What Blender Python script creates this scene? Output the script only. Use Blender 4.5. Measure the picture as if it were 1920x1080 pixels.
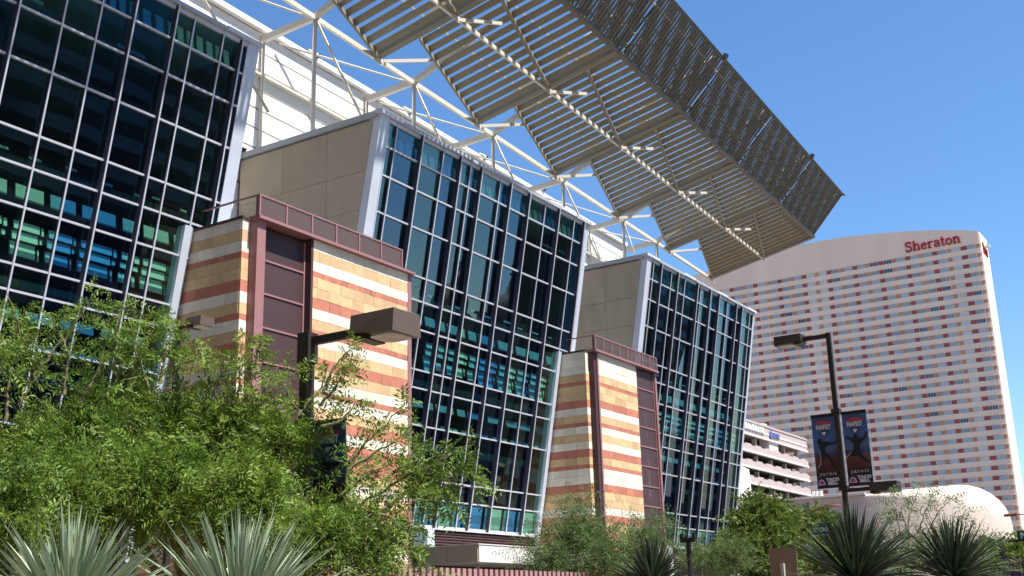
import bpy, math, random
import numpy as np
from mathutils import Matrix, Vector, Euler

# ------------------------------------------------------------------ scene, camera, sky, sun
for o in list(bpy.data.objects): bpy.data.objects.remove(o)
scene = bpy.context.scene
col = scene.collection
rng = np.random.default_rng(7)
random.seed(7)

def unit(v):
    v = np.array(v, float); return v / np.linalg.norm(v)

# World frame: X runs along the hall's facade away from the viewer, -Y is the street side, Z is up.
PC = np.array([960., 540.]); VPZ = np.array([749., -7077.]); VPX = np.array([2405., 1118.])
FPX = math.sqrt(-np.dot(VPZ - PC, VPX - PC))
def camdir(p): return unit([p[0]-PC[0], p[1]-PC[1], FPX])
_ez = camdir(VPZ); _ex = camdir(VPX); _ex = unit(_ex - _ez*np.dot(_ex, _ez)); _ey = np.cross(_ez, _ex)
ROT = np.stack([_ex, _ey, _ez])
EYE = np.array([0., 0., 1.6])
cam_data = bpy.data.cameras.new('camera'); cam = bpy.data.objects.new('camera', cam_data); col.objects.link(cam)
right, up, back = ROT @ [1,0,0], ROT @ [0,-1,0], ROT @ [0,0,-1]
cam.matrix_world = Matrix(((right[0],up[0],back[0],EYE[0]),(right[1],up[1],back[1],EYE[1]),(right[2],up[2],back[2],EYE[2]),(0,0,0,1)))
cam_data.sensor_width = 36; cam_data.lens = FPX/1920*36
cam_data.clip_start = 0.1; cam_data.clip_end = 5000
scene.camera = cam

SUN_EL, SUN_OFF = 63.0, 4.0            # elevation; degrees from the facade's normal towards +X
_c = math.cos(math.radians(SUN_EL))
SUN = Vector((math.sin(math.radians(SUN_OFF))*_c, -math.cos(math.radians(SUN_OFF))*_c, math.sin(math.radians(SUN_EL))))
world = bpy.data.worlds.new('World'); scene.world = world; world.use_nodes = True
wn = world.node_tree.nodes; wl = world.node_tree.links
sky = wn.new('ShaderNodeTexSky'); sky.sky_type = 'NISHITA'; sky.sun_disc = False
sky.sun_elevation = math.radians(SUN_EL); sky.sun_rotation = math.atan2(SUN.x, SUN.y)
sky.altitude = 340; sky.air_density = 1.0; sky.dust_density = 0.5; sky.ozone_density = 4.0
hs = wn.new('ShaderNodeHueSaturation'); hs.inputs['Saturation'].default_value = 1.16; hs.inputs['Value'].default_value = 1.5
wl.new(sky.outputs[0], hs.inputs['Color']); wl.new(hs.outputs[0], wn['Background'].inputs['Color'])
wn['Background'].inputs['Strength'].default_value = 0.07
sun_data = bpy.data.lights.new('sun', 'SUN'); sun_data.energy = 5.0; sun_data.angle = math.radians(0.53)
sun_data.color = (1.0, 0.955, 0.88)
sun = bpy.data.objects.new('sun', sun_data); col.objects.link(sun)
sun.rotation_euler = SUN.to_track_quat('Z', 'Y').to_euler(); sun.location = (0, -60, 120)
vs = scene.view_settings
vs.view_transform = 'Standard'; vs.look = 'None'; vs.exposure = 1.0; vs.gamma = 1; vs.use_curve_mapping = False

# ------------------------------------------------------------------ helpers
def ray(p): return ROT @ camdir(p)
def at_x(p, x): r = ray(p); return EYE + r*(x/r[0])
def at_y(p, y): r = ray(p); return EYE + r*(y/r[1])
def at_d(p, d): r = ray(p); return EYE + r*(d/math.hypot(r[0], r[1]))

def tag(o, label=None, cat=None, group=None, kind=None):
    if label: o['label'] = label
    if cat: o['category'] = cat
    if group: o['group'] = group
    if kind: o['kind'] = kind
    return o
def adopt(o, parent):
    if parent is not None:
        o.parent = parent
        base = parent
        m = Matrix.Identity(4)
        chain = []
        while base is not None:
            chain.append(base); base = base.parent
        for b in reversed(chain): m = m @ b.matrix_parent_inverse @ b.matrix_basis
        o.matrix_parent_inverse = m.inverted()
def thing(name, loc, label, cat, group=None):
    o = bpy.data.objects.new(name, None); col.objects.link(o); o.location = loc
    o.empty_display_size = 0.3
    return tag(o, label, cat, group)
def mesh_obj(name, me, parent=None):
    o = bpy.data.objects.new(name, me); col.objects.link(o); adopt(o, parent); return o
def piece(name, me, parent, loc, scale=(1,1,1), rot=(0,0,0), mat=None):
    o = bpy.data.objects.new(name, me); col.objects.link(o)
    o.location = loc; o.scale = scale; o.rotation_euler = rot
    adopt(o, parent)
    if mat is not None:
        o.material_slots[0].link = 'OBJECT'; o.material_slots[0].material = mat
    return o

class MB:
    def __init__(s): s.v = []; s.f = []; s.m = []; s.cur = 0
    def quad(s, *p):
        n = len(s.v); s.v += [tuple(map(float, q)) for q in p]; s.f.append(tuple(range(n, n+len(p)))); s.m.append(s.cur)
    def hull8(s, P):
        n = len(s.v); s.v += [tuple(map(float, q)) for q in P]
        for f in ((0,3,2,1),(4,5,6,7),(0,1,5,4),(1,2,6,5),(2,3,7,6),(3,0,4,7)):
            s.f.append(tuple(n+i for i in f)); s.m.append(s.cur)
        return s
    def box(s, x0, x1, y0, y1, z0, z1):
        return s.hull8([(x0,y0,z0),(x1,y0,z0),(x1,y1,z0),(x0,y1,z0),(x0,y0,z1),(x1,y0,z1),(x1,y1,z1),(x0,y1,z1)])
    def beam(s, p, q, w, h, up=(0,0,1)):
        p = np.array(p, float); q = np.array(q, float); d = unit(q-p); a = unit(np.cross(d, up)); b = np.cross(a, d)
        a = a*w/2; b = b*h/2
        return s.hull8([p-a-b, p+a-b, p+a+b, p-a+b, q-a-b, q+a-b, q+a+b, q-a+b])
    def tube(s, pts, rad, n=8, cap=True):
        pts = [np.array(p, float) for p in pts]
        if not hasattr(rad, '__len__'): rad = [rad]*len(pts)
        ref = np.array([0.13, 0.27, 0.95]); base = len(s.v)
        for i, p in enumerate(pts):
            d = unit(pts[min(i+1, len(pts)-1)] - pts[max(i-1, 0)])
            a = np.cross(d, ref)
            if np.linalg.norm(a) < 1e-3: a = np.cross(d, (1,0,0))
            a = unit(a); b = np.cross(d, a)
            for k in range(n):
                t = 2*math.pi*k/n; s.v.append(tuple(p + rad[i]*(a*math.cos(t)+b*math.sin(t))))
        for i in range(len(pts)-1):
            for k in range(n):
                k2 = (k+1) % n
                s.f.append((base+i*n+k, base+i*n+k2, base+(i+1)*n+k2, base+(i+1)*n+k)); s.m.append(s.cur)
        if cap:
            s.f.append(tuple(base+k for k in range(n))[::-1]); s.m.append(s.cur)
            s.f.append(tuple(base+(len(pts)-1)*n+k for k in range(n))); s.m.append(s.cur)
        return s
    def prism(s, poly, off):          # poly: list of 3-D points, extruded by off
        n = len(s.v); k = len(poly); off = np.array(off, float)
        s.v += [tuple(map(float, p)) for p in poly] + [tuple(np.array(p, float)+off) for p in poly]
        s.f.append(tuple(range(n, n+k))[::-1]); s.m.append(s.cur)
        s.f.append(tuple(range(n+k, n+2*k))); s.m.append(s.cur)
        for i in range(k):
            j = (i+1) % k; s.f.append((n+i, n+j, n+k+j, n+k+i)); s.m.append(s.cur)
        return s
    def mesh(s, name, mats, smooth=False):
        me = bpy.data.meshes.new(name); me.from_pydata(s.v, [], s.f); me.update()
        if not isinstance(mats, (list, tuple)): mats = [mats]
        for m in mats: me.materials.append(m)
        if len(mats) > 1: me.polygons.foreach_set('material_index', s.m)
        if smooth: me.polygons.foreach_set('use_smooth', [True]*len(me.polygons))
        return me
    def build(s, name, mats, parent=None, smooth=False):
        return mesh_obj(name, s.mesh(name, mats, smooth), parent)

def quads_mesh(name, V, mat):           # V: (N,4,3) array -> N separate quads, fast
    N = len(V); me = bpy.data.meshes.new(name)
    me.vertices.add(N*4); me.vertices.foreach_set('co', V.reshape(-1).astype(np.float32))
    me.loops.add(N*4); me.loops.foreach_set('vertex_index', np.arange(N*4, dtype=np.int32))
    me.polygons.add(N); me.polygons.foreach_set('loop_start', np.arange(0, N*4, 4, dtype=np.int32))
    me.polygons.foreach_set('loop_total', np.full(N, 4, np.int32))
    me.materials.append(mat); me.update(calc_edges=True); me.validate(); return me

def text_mesh(s, size, mat, origin, xdir, updir, extrude=0.004, bold=0.0, sx=1.0, name='lettering', parent=None, align='CENTER', shear=0):
    cu = bpy.data.curves.new('t', 'FONT'); cu.body = s; cu.size = size; cu.align_x = align; cu.align_y = 'CENTER'
    cu.extrude = extrude; cu.offset = bold; cu.resolution_u = 2; cu.shear = shear
    tmp = bpy.data.objects.new('t', cu); col.objects.link(tmp)
    bpy.context.view_layer.update()
    me = bpy.data.meshes.new_from_object(tmp.evaluated_get(bpy.context.evaluated_depsgraph_get()))
    bpy.data.objects.remove(tmp); bpy.data.curves.remove(cu)
    xd = Vector(unit(xdir)); ud = Vector(unit(updir)); zd = xd.cross(ud)
    M = Matrix(((xd.x*sx,ud.x,zd.x,origin[0]),(xd.y*sx,ud.y,zd.y,origin[1]),(xd.z*sx,ud.z,zd.z,origin[2]),(0,0,0,1)))
    me.transform(M); me.materials.clear(); me.materials.append(mat); me.name = name
    return mesh_obj(name, me, parent)

# ------------------------------------------------------------------ materials
def mk(name, c, rough=0.6, metal=0.0, var=0.12, scale=2.0, rand=0.0, bump=0.0, bscale=20.0, spec=0.4, island=False, streak=0.0):
    m = bpy.data.materials.new(name); m.use_nodes = True
    nt = m.node_tree; N = nt.nodes; L = nt.links; b = N['Principled BSDF']
    b.inputs['Roughness'].default_value = rough; b.inputs['Metallic'].default_value = metal
    b.inputs['Specular IOR Level'].default_value = spec
    geo = N.new('ShaderNodeNewGeometry')
    tex = N.new('ShaderNodeTexNoise'); tex.inputs['Scale'].default_value = scale; tex.inputs['Detail'].default_value = 5
    if streak:
        mp = N.new('ShaderNodeMapping'); mp.inputs['Scale'].default_value = (1, 1, streak)
        L.new(geo.outputs['Position'], mp.inputs['Vector']); L.new(mp.outputs[0], tex.inputs['Vector'])
    else: L.new(geo.outputs['Position'], tex.inputs['Vector'])
    mr = N.new('ShaderNodeMapRange'); mr.inputs['From Min'].default_value = 0.25; mr.inputs['From Max'].default_value = 0.75
    mr.inputs['To Min'].default_value = 1-var; mr.inputs['To Max'].default_value = 1+var
    L.new(tex.outputs['Fac'], mr.inputs['Value'])
    val = mr.outputs[0]
    if rand:
        oi = N.new('ShaderNodeObjectInfo'); r = oi.outputs['Random']
        if island:
            ad = N.new('ShaderNodeMath'); ad.operation = 'ADD'; L.new(r, ad.inputs[0]); L.new(geo.outputs['Random Per Island'], ad.inputs[1])
            fr = N.new('ShaderNodeMath'); fr.operation = 'FRACT'; L.new(ad.outputs[0], fr.inputs[0]); r = fr.outputs[0]
        m2 = N.new('ShaderNodeMapRange'); m2.inputs['To Min'].default_value = 1-rand; m2.inputs['To Max'].default_value = 1+rand
        L.new(r, m2.inputs['Value'])
        mu = N.new('ShaderNodeMath'); mu.operation = 'MULTIPLY'; L.new(val, mu.inputs[0]); L.new(m2.outputs[0], mu.inputs[1]); val = mu.outputs[0]
    vm = N.new('ShaderNodeVectorMath'); vm.operation = 'SCALE'; vm.inputs[0].default_value = c; L.new(val, vm.inputs['Scale'])
    L.new(vm.outputs[0], b.inputs['Base Color'])
    if bump:
        t2 = N.new('ShaderNodeTexNoise'); t2.inputs['Scale'].default_value = bscale; t2.inputs['Detail'].default_value = 4
        L.new(geo.outputs['Position'], t2.inputs['Vector'])
        bp = N.new('ShaderNodeBump'); bp.inputs['Strength'].default_value = bump; bp.inputs['Distance'].default_value = 0.02
        L.new(t2.outputs['Fac'], bp.inputs['Height']); L.new(bp.outputs[0], b.inputs['Normal'])
    return m

def leaf_mat(name, c0, c1, trans=0.35, rough=0.55, spec=0.3):
    m = bpy.data.materials.new(name); m.use_nodes = True
    nt = m.node_tree; N = nt.nodes; L = nt.links; b = N['Principled BSDF']
    geo = N.new('ShaderNodeNewGeometry'); rp = N.new('ShaderNodeValToRGB')
    rp.color_ramp.elements[0].color = (*c0, 1); rp.color_ramp.elements[1].color = (c1[0]*1.15, c1[1]*.72, c1[2]*.7, 1)
    e_ = rp.color_ramp.elements.new(.86); e_.color = (*c1, 1)
    tx = N.new('ShaderNodeTexNoise'); tx.inputs['Scale'].default_value = 1.6; L.new(geo.outputs['Position'], tx.inputs['Vector'])
    mx = N.new('ShaderNodeMath'); mx.operation = 'MULTIPLY_ADD'; L.new(geo.outputs['Random Per Island'], mx.inputs[0]); mx.inputs[1].default_value = 0.6
    ms = N.new('ShaderNodeMath'); ms.operation = 'MULTIPLY_ADD'; L.new(tx.outputs['Fac'], ms.inputs[0]); ms.inputs[1].default_value = 0.9; ms.inputs[2].default_value = -0.25
    L.new(ms.outputs[0], mx.inputs[2]); L.new(mx.outputs[0], rp.inputs[0])
    L.new(rp.outputs[0], b.inputs['Base Color']); b.inputs['Roughness'].default_value = rough; b.inputs['Specular IOR Level'].default_value = spec
    tr = N.new('ShaderNodeBsdfTranslucent'); L.new(rp.outputs[0], tr.inputs['Color'])
    ms2 = N.new('ShaderNodeMixShader'); ms2.inputs[0].default_value = trans
    L.new(b.outputs[0], ms2.inputs[1]); L.new(tr.outputs[0], ms2.inputs[2]); L.new(ms2.outputs[0], N['Material Output'].inputs['Surface'])
    return m

def glass_mat(name, tint, ior=1.75):
    m = bpy.data.materials.new(name); m.use_nodes = True
    nt = m.node_tree; N = nt.nodes; L = nt.links; N.remove(N['Principled BSDF'])
    tr = N.new('ShaderNodeBsdfTransparent'); tr.inputs[0].default_value = (*tint, 1)
    gl = N.new('ShaderNodeBsdfGlossy'); gl.inputs['Roughness'].default_value = 0.005; gl.inputs['Color'].default_value = (.74,.87,1,1)
    geo = N.new('ShaderNodeNewGeometry'); t = N.new('ShaderNodeTexNoise'); t.inputs['Scale'].default_value = 0.45; L.new(geo.outputs['Position'], t.inputs['Vector'])
    bp = N.new('ShaderNodeBump'); bp.inputs['Strength'].default_value = 0.05; bp.inputs['Distance'].default_value = 0.05
    L.new(t.outputs['Fac'], bp.inputs['Height']); L.new(bp.outputs[0], gl.inputs['Normal'])
    dt = N.new('ShaderNodeVectorMath'); dt.operation = 'DOT_PRODUCT'; L.new(geo.outputs['Normal'], dt.inputs[0]); L.new(geo.outputs['Incoming'], dt.inputs[1])
    ab = N.new('ShaderNodeMath'); ab.operation = 'ABSOLUTE'; L.new(dt.outputs['Value'], ab.inputs[0])
    om = N.new('ShaderNodeMath'); om.operation = 'SUBTRACT'; om.inputs[0].default_value = 1.0; L.new(ab.outputs[0], om.inputs[1])
    pw = N.new('ShaderNodeMath'); pw.operation = 'POWER'; L.new(om.outputs[0], pw.inputs[0]); pw.inputs[1].default_value = 5.0
    f0 = .085
    sc_ = N.new('ShaderNodeMath'); sc_.operation = 'MULTIPLY_ADD'; L.new(pw.outputs[0], sc_.inputs[0]); sc_.inputs[1].default_value = 1-f0; sc_.inputs[2].default_value = f0
    mx = N.new('ShaderNodeMixShader'); L.new(sc_.outputs[0], mx.inputs[0]); L.new(tr.outputs[0], mx.inputs[1]); L.new(gl.outputs[0], mx.inputs[2])
    L.new(mx.outputs[0], N['Material Output'].inputs['Surface']); return m

def perforated_mat(name, c, open_=0.4, rough=0.5):
    m = bpy.data.materials.new(name); m.use_nodes = True
    nt = m.node_tree; N = nt.nodes; L = nt.links; b = N['Principled BSDF']
    b.inputs['Base Color'].default_value = (*c, 1); b.inputs['Roughness'].default_value = rough
    geo = N.new('ShaderNodeNewGeometry'); vo = N.new('ShaderNodeTexVoronoi'); vo.inputs['Scale'].default_value = 45; vo.inputs['Randomness'].default_value = 0.1
    L.new(geo.outputs['Position'], vo.inputs['Vector'])
    ls = N.new('ShaderNodeMath'); ls.operation = 'LESS_THAN'; L.new(vo.outputs['Distance'], ls.inputs[0]); ls.inputs[1].default_value = open_
    tr = N.new('ShaderNodeBsdfTransparent'); mx = N.new('ShaderNodeMixShader'); L.new(ls.outputs[0], mx.inputs[0])
    L.new(b.outputs[0], mx.inputs[1]); L.new(tr.outputs[0], mx.inputs[2]); L.new(mx.outputs[0], N['Material Output'].inputs['Surface'])
    return m

M = {}
M['ground'] = mk('ground', (.22,.17,.12), .9, var=.2, scale=.6, bump=.3)
M['asphalt'] = mk('asphalt', (.05,.05,.052), .85, var=.2, scale=4, bump=.3, bscale=60)
M['concrete'] = mk('concrete', (.13,.11,.088), .85, var=.1, scale=1.5, bump=.2)
M['kerb'] = mk('kerb', (.38,.37,.35), .85)
M['paint'] = mk('road_paint', (.75,.75,.72), .7)
M['white_metal'] = mk('white_metal', (.62,.66,.74), .45, var=.05, scale=1.2, rand=.04)
M['bay_column'] = mk('bay_column', (.55,.60,.68), .45, var=.06, scale=.8)
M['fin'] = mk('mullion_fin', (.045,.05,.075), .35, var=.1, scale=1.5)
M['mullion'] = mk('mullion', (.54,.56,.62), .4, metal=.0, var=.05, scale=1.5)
M['coping'] = mk('coping', (.35,.38,.42), .5, var=.06)
M['white_wall'] = mk('white_wall', (.80,.775,.73), .6, var=.04, scale=.7, rand=.03, streak=.2)
M['tan_wall'] = mk('tan_wall', (.41,.35,.265), .8, var=.08, scale=.9, rand=.04, bump=.15, bscale=8, streak=.4)
M['joint'] = mk('joint', (.12,.10,.085), .9)
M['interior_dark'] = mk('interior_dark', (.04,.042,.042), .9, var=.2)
M['interior_white'] = mk('interior_white', (.80,.80,.78), .8, var=.03)
M['interior_grey'] = mk('interior_grey', (.46,.46,.46), .8, var=.05)
M['stone_white'] = mk('stone_white', (.74,.67,.56), .75, var=.10, scale=3.5, rand=.12, bump=.25, bscale=8, island=True)
M['stone_peach'] = mk('stone_peach', (.60,.41,.225), .75, var=.12, scale=3.5, rand=.15, bump=.25, bscale=8, island=True)
M['stone_red'] = mk('stone_red', (.48,.18,.12), .75, var=.10, scale=3.5, rand=.13, bump=.25, bscale=8, island=True)
M['maroon'] = mk('maroon_metal', (.30,.15,.155), .5, var=.06, scale=1.0)
M['maroon_dark'] = mk('maroon_dark', (.07,.035,.038), .6, var=.08)
M['screen'] = perforated_mat('maroon_screen', (.085,.048,.05), .33)
M['rail_screen'] = perforated_mat('rail_screen', (.10,.066,.058), .46)
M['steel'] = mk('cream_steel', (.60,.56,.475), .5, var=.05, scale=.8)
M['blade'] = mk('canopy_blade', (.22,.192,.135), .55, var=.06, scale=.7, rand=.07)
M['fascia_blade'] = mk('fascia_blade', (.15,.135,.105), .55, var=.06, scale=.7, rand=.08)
M['lamp'] = mk('bronze_paint', (.035,.026,.023), .45, var=.1)
M['lamp_light'] = mk('bronze_head', (.105,.08,.066), .45, var=.08)
M['black'] = mk('black_paint', (.015,.015,.016), .5)
M['lens'] = mk('lamp_lens', (.34,.34,.32), .15, var=.3, scale=9, spec=.6)
M['hotel'] = mk('hotel_wall', (.84,.645,.515), .85, var=.08, scale=.12, rand=.015, streak=.2)
M['hotel_side'] = mk('hotel_side', (.80,.72,.62), .85, var=.04, scale=.15)
M['red_panel'] = mk('red_panel', (.33,.075,.075), .6, rand=.12, var=.05)
M['tan_panel'] = mk('tan_panel', (.50,.27,.17), .7, rand=.12, var=.05)
M['pale_panel'] = mk('pale_panel', (.55,.575,.60), .7, rand=.05, var=.04)
M['win_glass'] = mk('hotel_glass', (.30,.35,.40), .12, rand=.34, var=.1, scale=.8, spec=.6)
M['win_dark'] = mk('hotel_glass_open', (.05,.075,.13), .08, rand=.3, spec=.6)
M['win_frame'] = mk('window_frame', (.60,.58,.58), .6)
M['sign_red'] = mk('sign_red', (.42,.03,.035), .5, var=.06)
M['garage_pink'] = mk('garage_pink', (.45,.365,.345), .85, var=.05, scale=.3)
M['garage_white'] = mk('garage_white', (.68,.65,.62), .8, var=.03, scale=.3)
M['garage_dark'] = mk('garage_dark', (.07,.068,.075), .9, var=.15, scale=.3)  # near-black colour stands in for shade inside the open decks
M['curved'] = mk('curved_wall', (.58,.49,.43), .75, var=.03, scale=.2)
M['curved_roof'] = mk('curved_roof', (.82,.80,.77), .7, var=.02)
M['blue_logo'] = mk('blue_logo', (.10,.13,.35), .6)
M['b_navy'] = mk('banner_navy', (.030,.034,.085), .8, var=.05)
M['b_black'] = mk('banner_print_black', (.012,.012,.016), .8, var=.05)
M['b_white'] = mk('banner_print_white', (.62,.63,.68), .8, var=.03)
M['b_tan'] = mk('banner_print_gold', (.42,.36,.25), .8, var=.05)
M['b_red'] = mk('banner_print_red', (.34,.06,.08), .8, var=.05)
M['b_pink'] = mk('banner_print_magenta', (.40,.05,.20), .8, var=.05)
M['green_sign'] = mk('green_sign', (.012,.10,.085), .5, var=.05)
M['sign_white'] = mk('sign_white', (.75,.78,.78), .5)
M['purple_sign'] = mk('purple_sign', (.05,.035,.085), .5)
M['sign_back'] = mk('sign_back', (.20,.145,.11), .6, var=.05)
M['rust'] = mk('rust_pole', (.18,.075,.05), .6, var=.15)
M['teal'] = mk('teal_sign', (.35,.65,.66), .5)
M['bark'] = mk('bark', (.16,.145,.075), .85, var=.25, scale=12)
M['bark_brown'] = mk('bark_brown', (.10,.075,.05), .9, var=.25, scale=12)
M['fence'] = mk('fence_maroon', (.36,.20,.205), .6, var=.08, rand=.08)
M['brick_far'] = mk('church_wall', (.30,.25,.20), .85, var=.1)
M['office'] = mk('dark_office', (.035,.033,.035), .6, var=.2, scale=.3)
M['blocker_brown'] = mk('brown_blocker', (.16,.13,.105), .8, var=.1, scale=.3)
M['soil'] = mk('soil', (.20,.15,.11), .95, var=.2, scale=3)
def banner_mat():
    m = bpy.data.materials.new('banner_print'); m.use_nodes = True
    nt = m.node_tree; N = nt.nodes; L = nt.links; b = N['Principled BSDF']; b.inputs['Roughness'].default_value = .8
    tc = N.new('ShaderNodeTexCoord'); sp = N.new('ShaderNodeSeparateXYZ'); L.new(tc.outputs['Generated'], sp.inputs[0])
    nz = N.new('ShaderNodeTexNoise'); nz.inputs['Scale'].default_value = 3; L.new(tc.outputs['Generated'], nz.inputs['Vector'])
    ad = N.new('ShaderNodeMath'); ad.operation = 'MULTIPLY_ADD'; L.new(nz.outputs['Fac'], ad.inputs[0]); ad.inputs[1].default_value = .16; L.new(sp.outputs['Z'], ad.inputs[2])
    rp = N.new('ShaderNodeValToRGB'); cr = rp.color_ramp
    data = [(0.0,(.030,.032,.085)),(.20,(.030,.030,.07)),(.26,(.012,.012,.016)),(.34,(.05,.018,.018)),(.44,(.11,.028,.024)),(.52,(.035,.045,.10)),(.60,(.07,.13,.26)),(.78,(.055,.12,.30)),(1.0,(.045,.10,.26))]
    while len(cr.elements) < len(data): cr.elements.new(.5)
    for e, (p, c) in zip(cr.elements, data): e.position = p; e.color = (*c, 1)
    L.new(ad.outputs[0], rp.inputs[0]); L.new(rp.outputs[0], b.inputs['Base Color']); return m
M['banner'] = banner_mat()
M['glass_green'] = glass_mat('glass_green', (.66,.87,.79))
M['glass_blue'] = glass_mat('glass_blue', (.40,.70,.84))
M['leaf_mesquite'] = leaf_mat('leaf_mesquite', (.028,.08,.010), (.22,.33,.055))
M['leaf_mesquite2'] = leaf_mat('leaf_mesquite_fresh', (.028,.085,.010), (.24,.35,.05))
M['leaf_palo'] = leaf_mat('leaf_palo_verde', (.05,.10,.03), (.15,.23,.075))
M['leaf_dense'] = leaf_mat('leaf_dense', (.06,.11,.02), (.17,.23,.05))
M['leaf_dark'] = leaf_mat('leaf_far', (.03,.06,.02), (.09,.13,.04))
M['yucca'] = leaf_mat('yucca_leaf', (.10,.155,.09), (.36,.44,.29), trans=.08, rough=.45, spec=.45)
M['sotol'] = leaf_mat('sotol_leaf', (.016,.030,.018), (.045,.070,.040), trans=.05, rough=.45, spec=.4)

CUBE = MB().box(-.5,.5,-.5,.5,-.5,.5)
def cube_mesh(name, mat): return CUBE.mesh(name, mat)

# ------------------------------------------------------------------ ground
def struct(o): o['kind'] = 'structure'; return o
struct(MB().box(-1500,2500,-1500,2500,-.5,0).build('ground', M['ground']))
struct(MB().box(-200,330,-24,-6,.0,.004).build('road', M['asphalt']))
struct(MB().box(-200,330,-6,-5.7,0,.14).build('kerb', M['kerb']))
struct(MB().box(-200,330,-5.7,44,0,.12).build('pavement', M['concrete']))
struct(MB().box(1.2,34,1.0,18,.12,.75).build('planter_bed', M['soil']))
for i in range(30):
    pass
mk_ = MB()
for i in range(-20, 40): mk_.box(i*8, i*8+3, -15.1, -14.9, .004, .009)
struct(mk_.build('road_marking', M['paint']))

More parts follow.
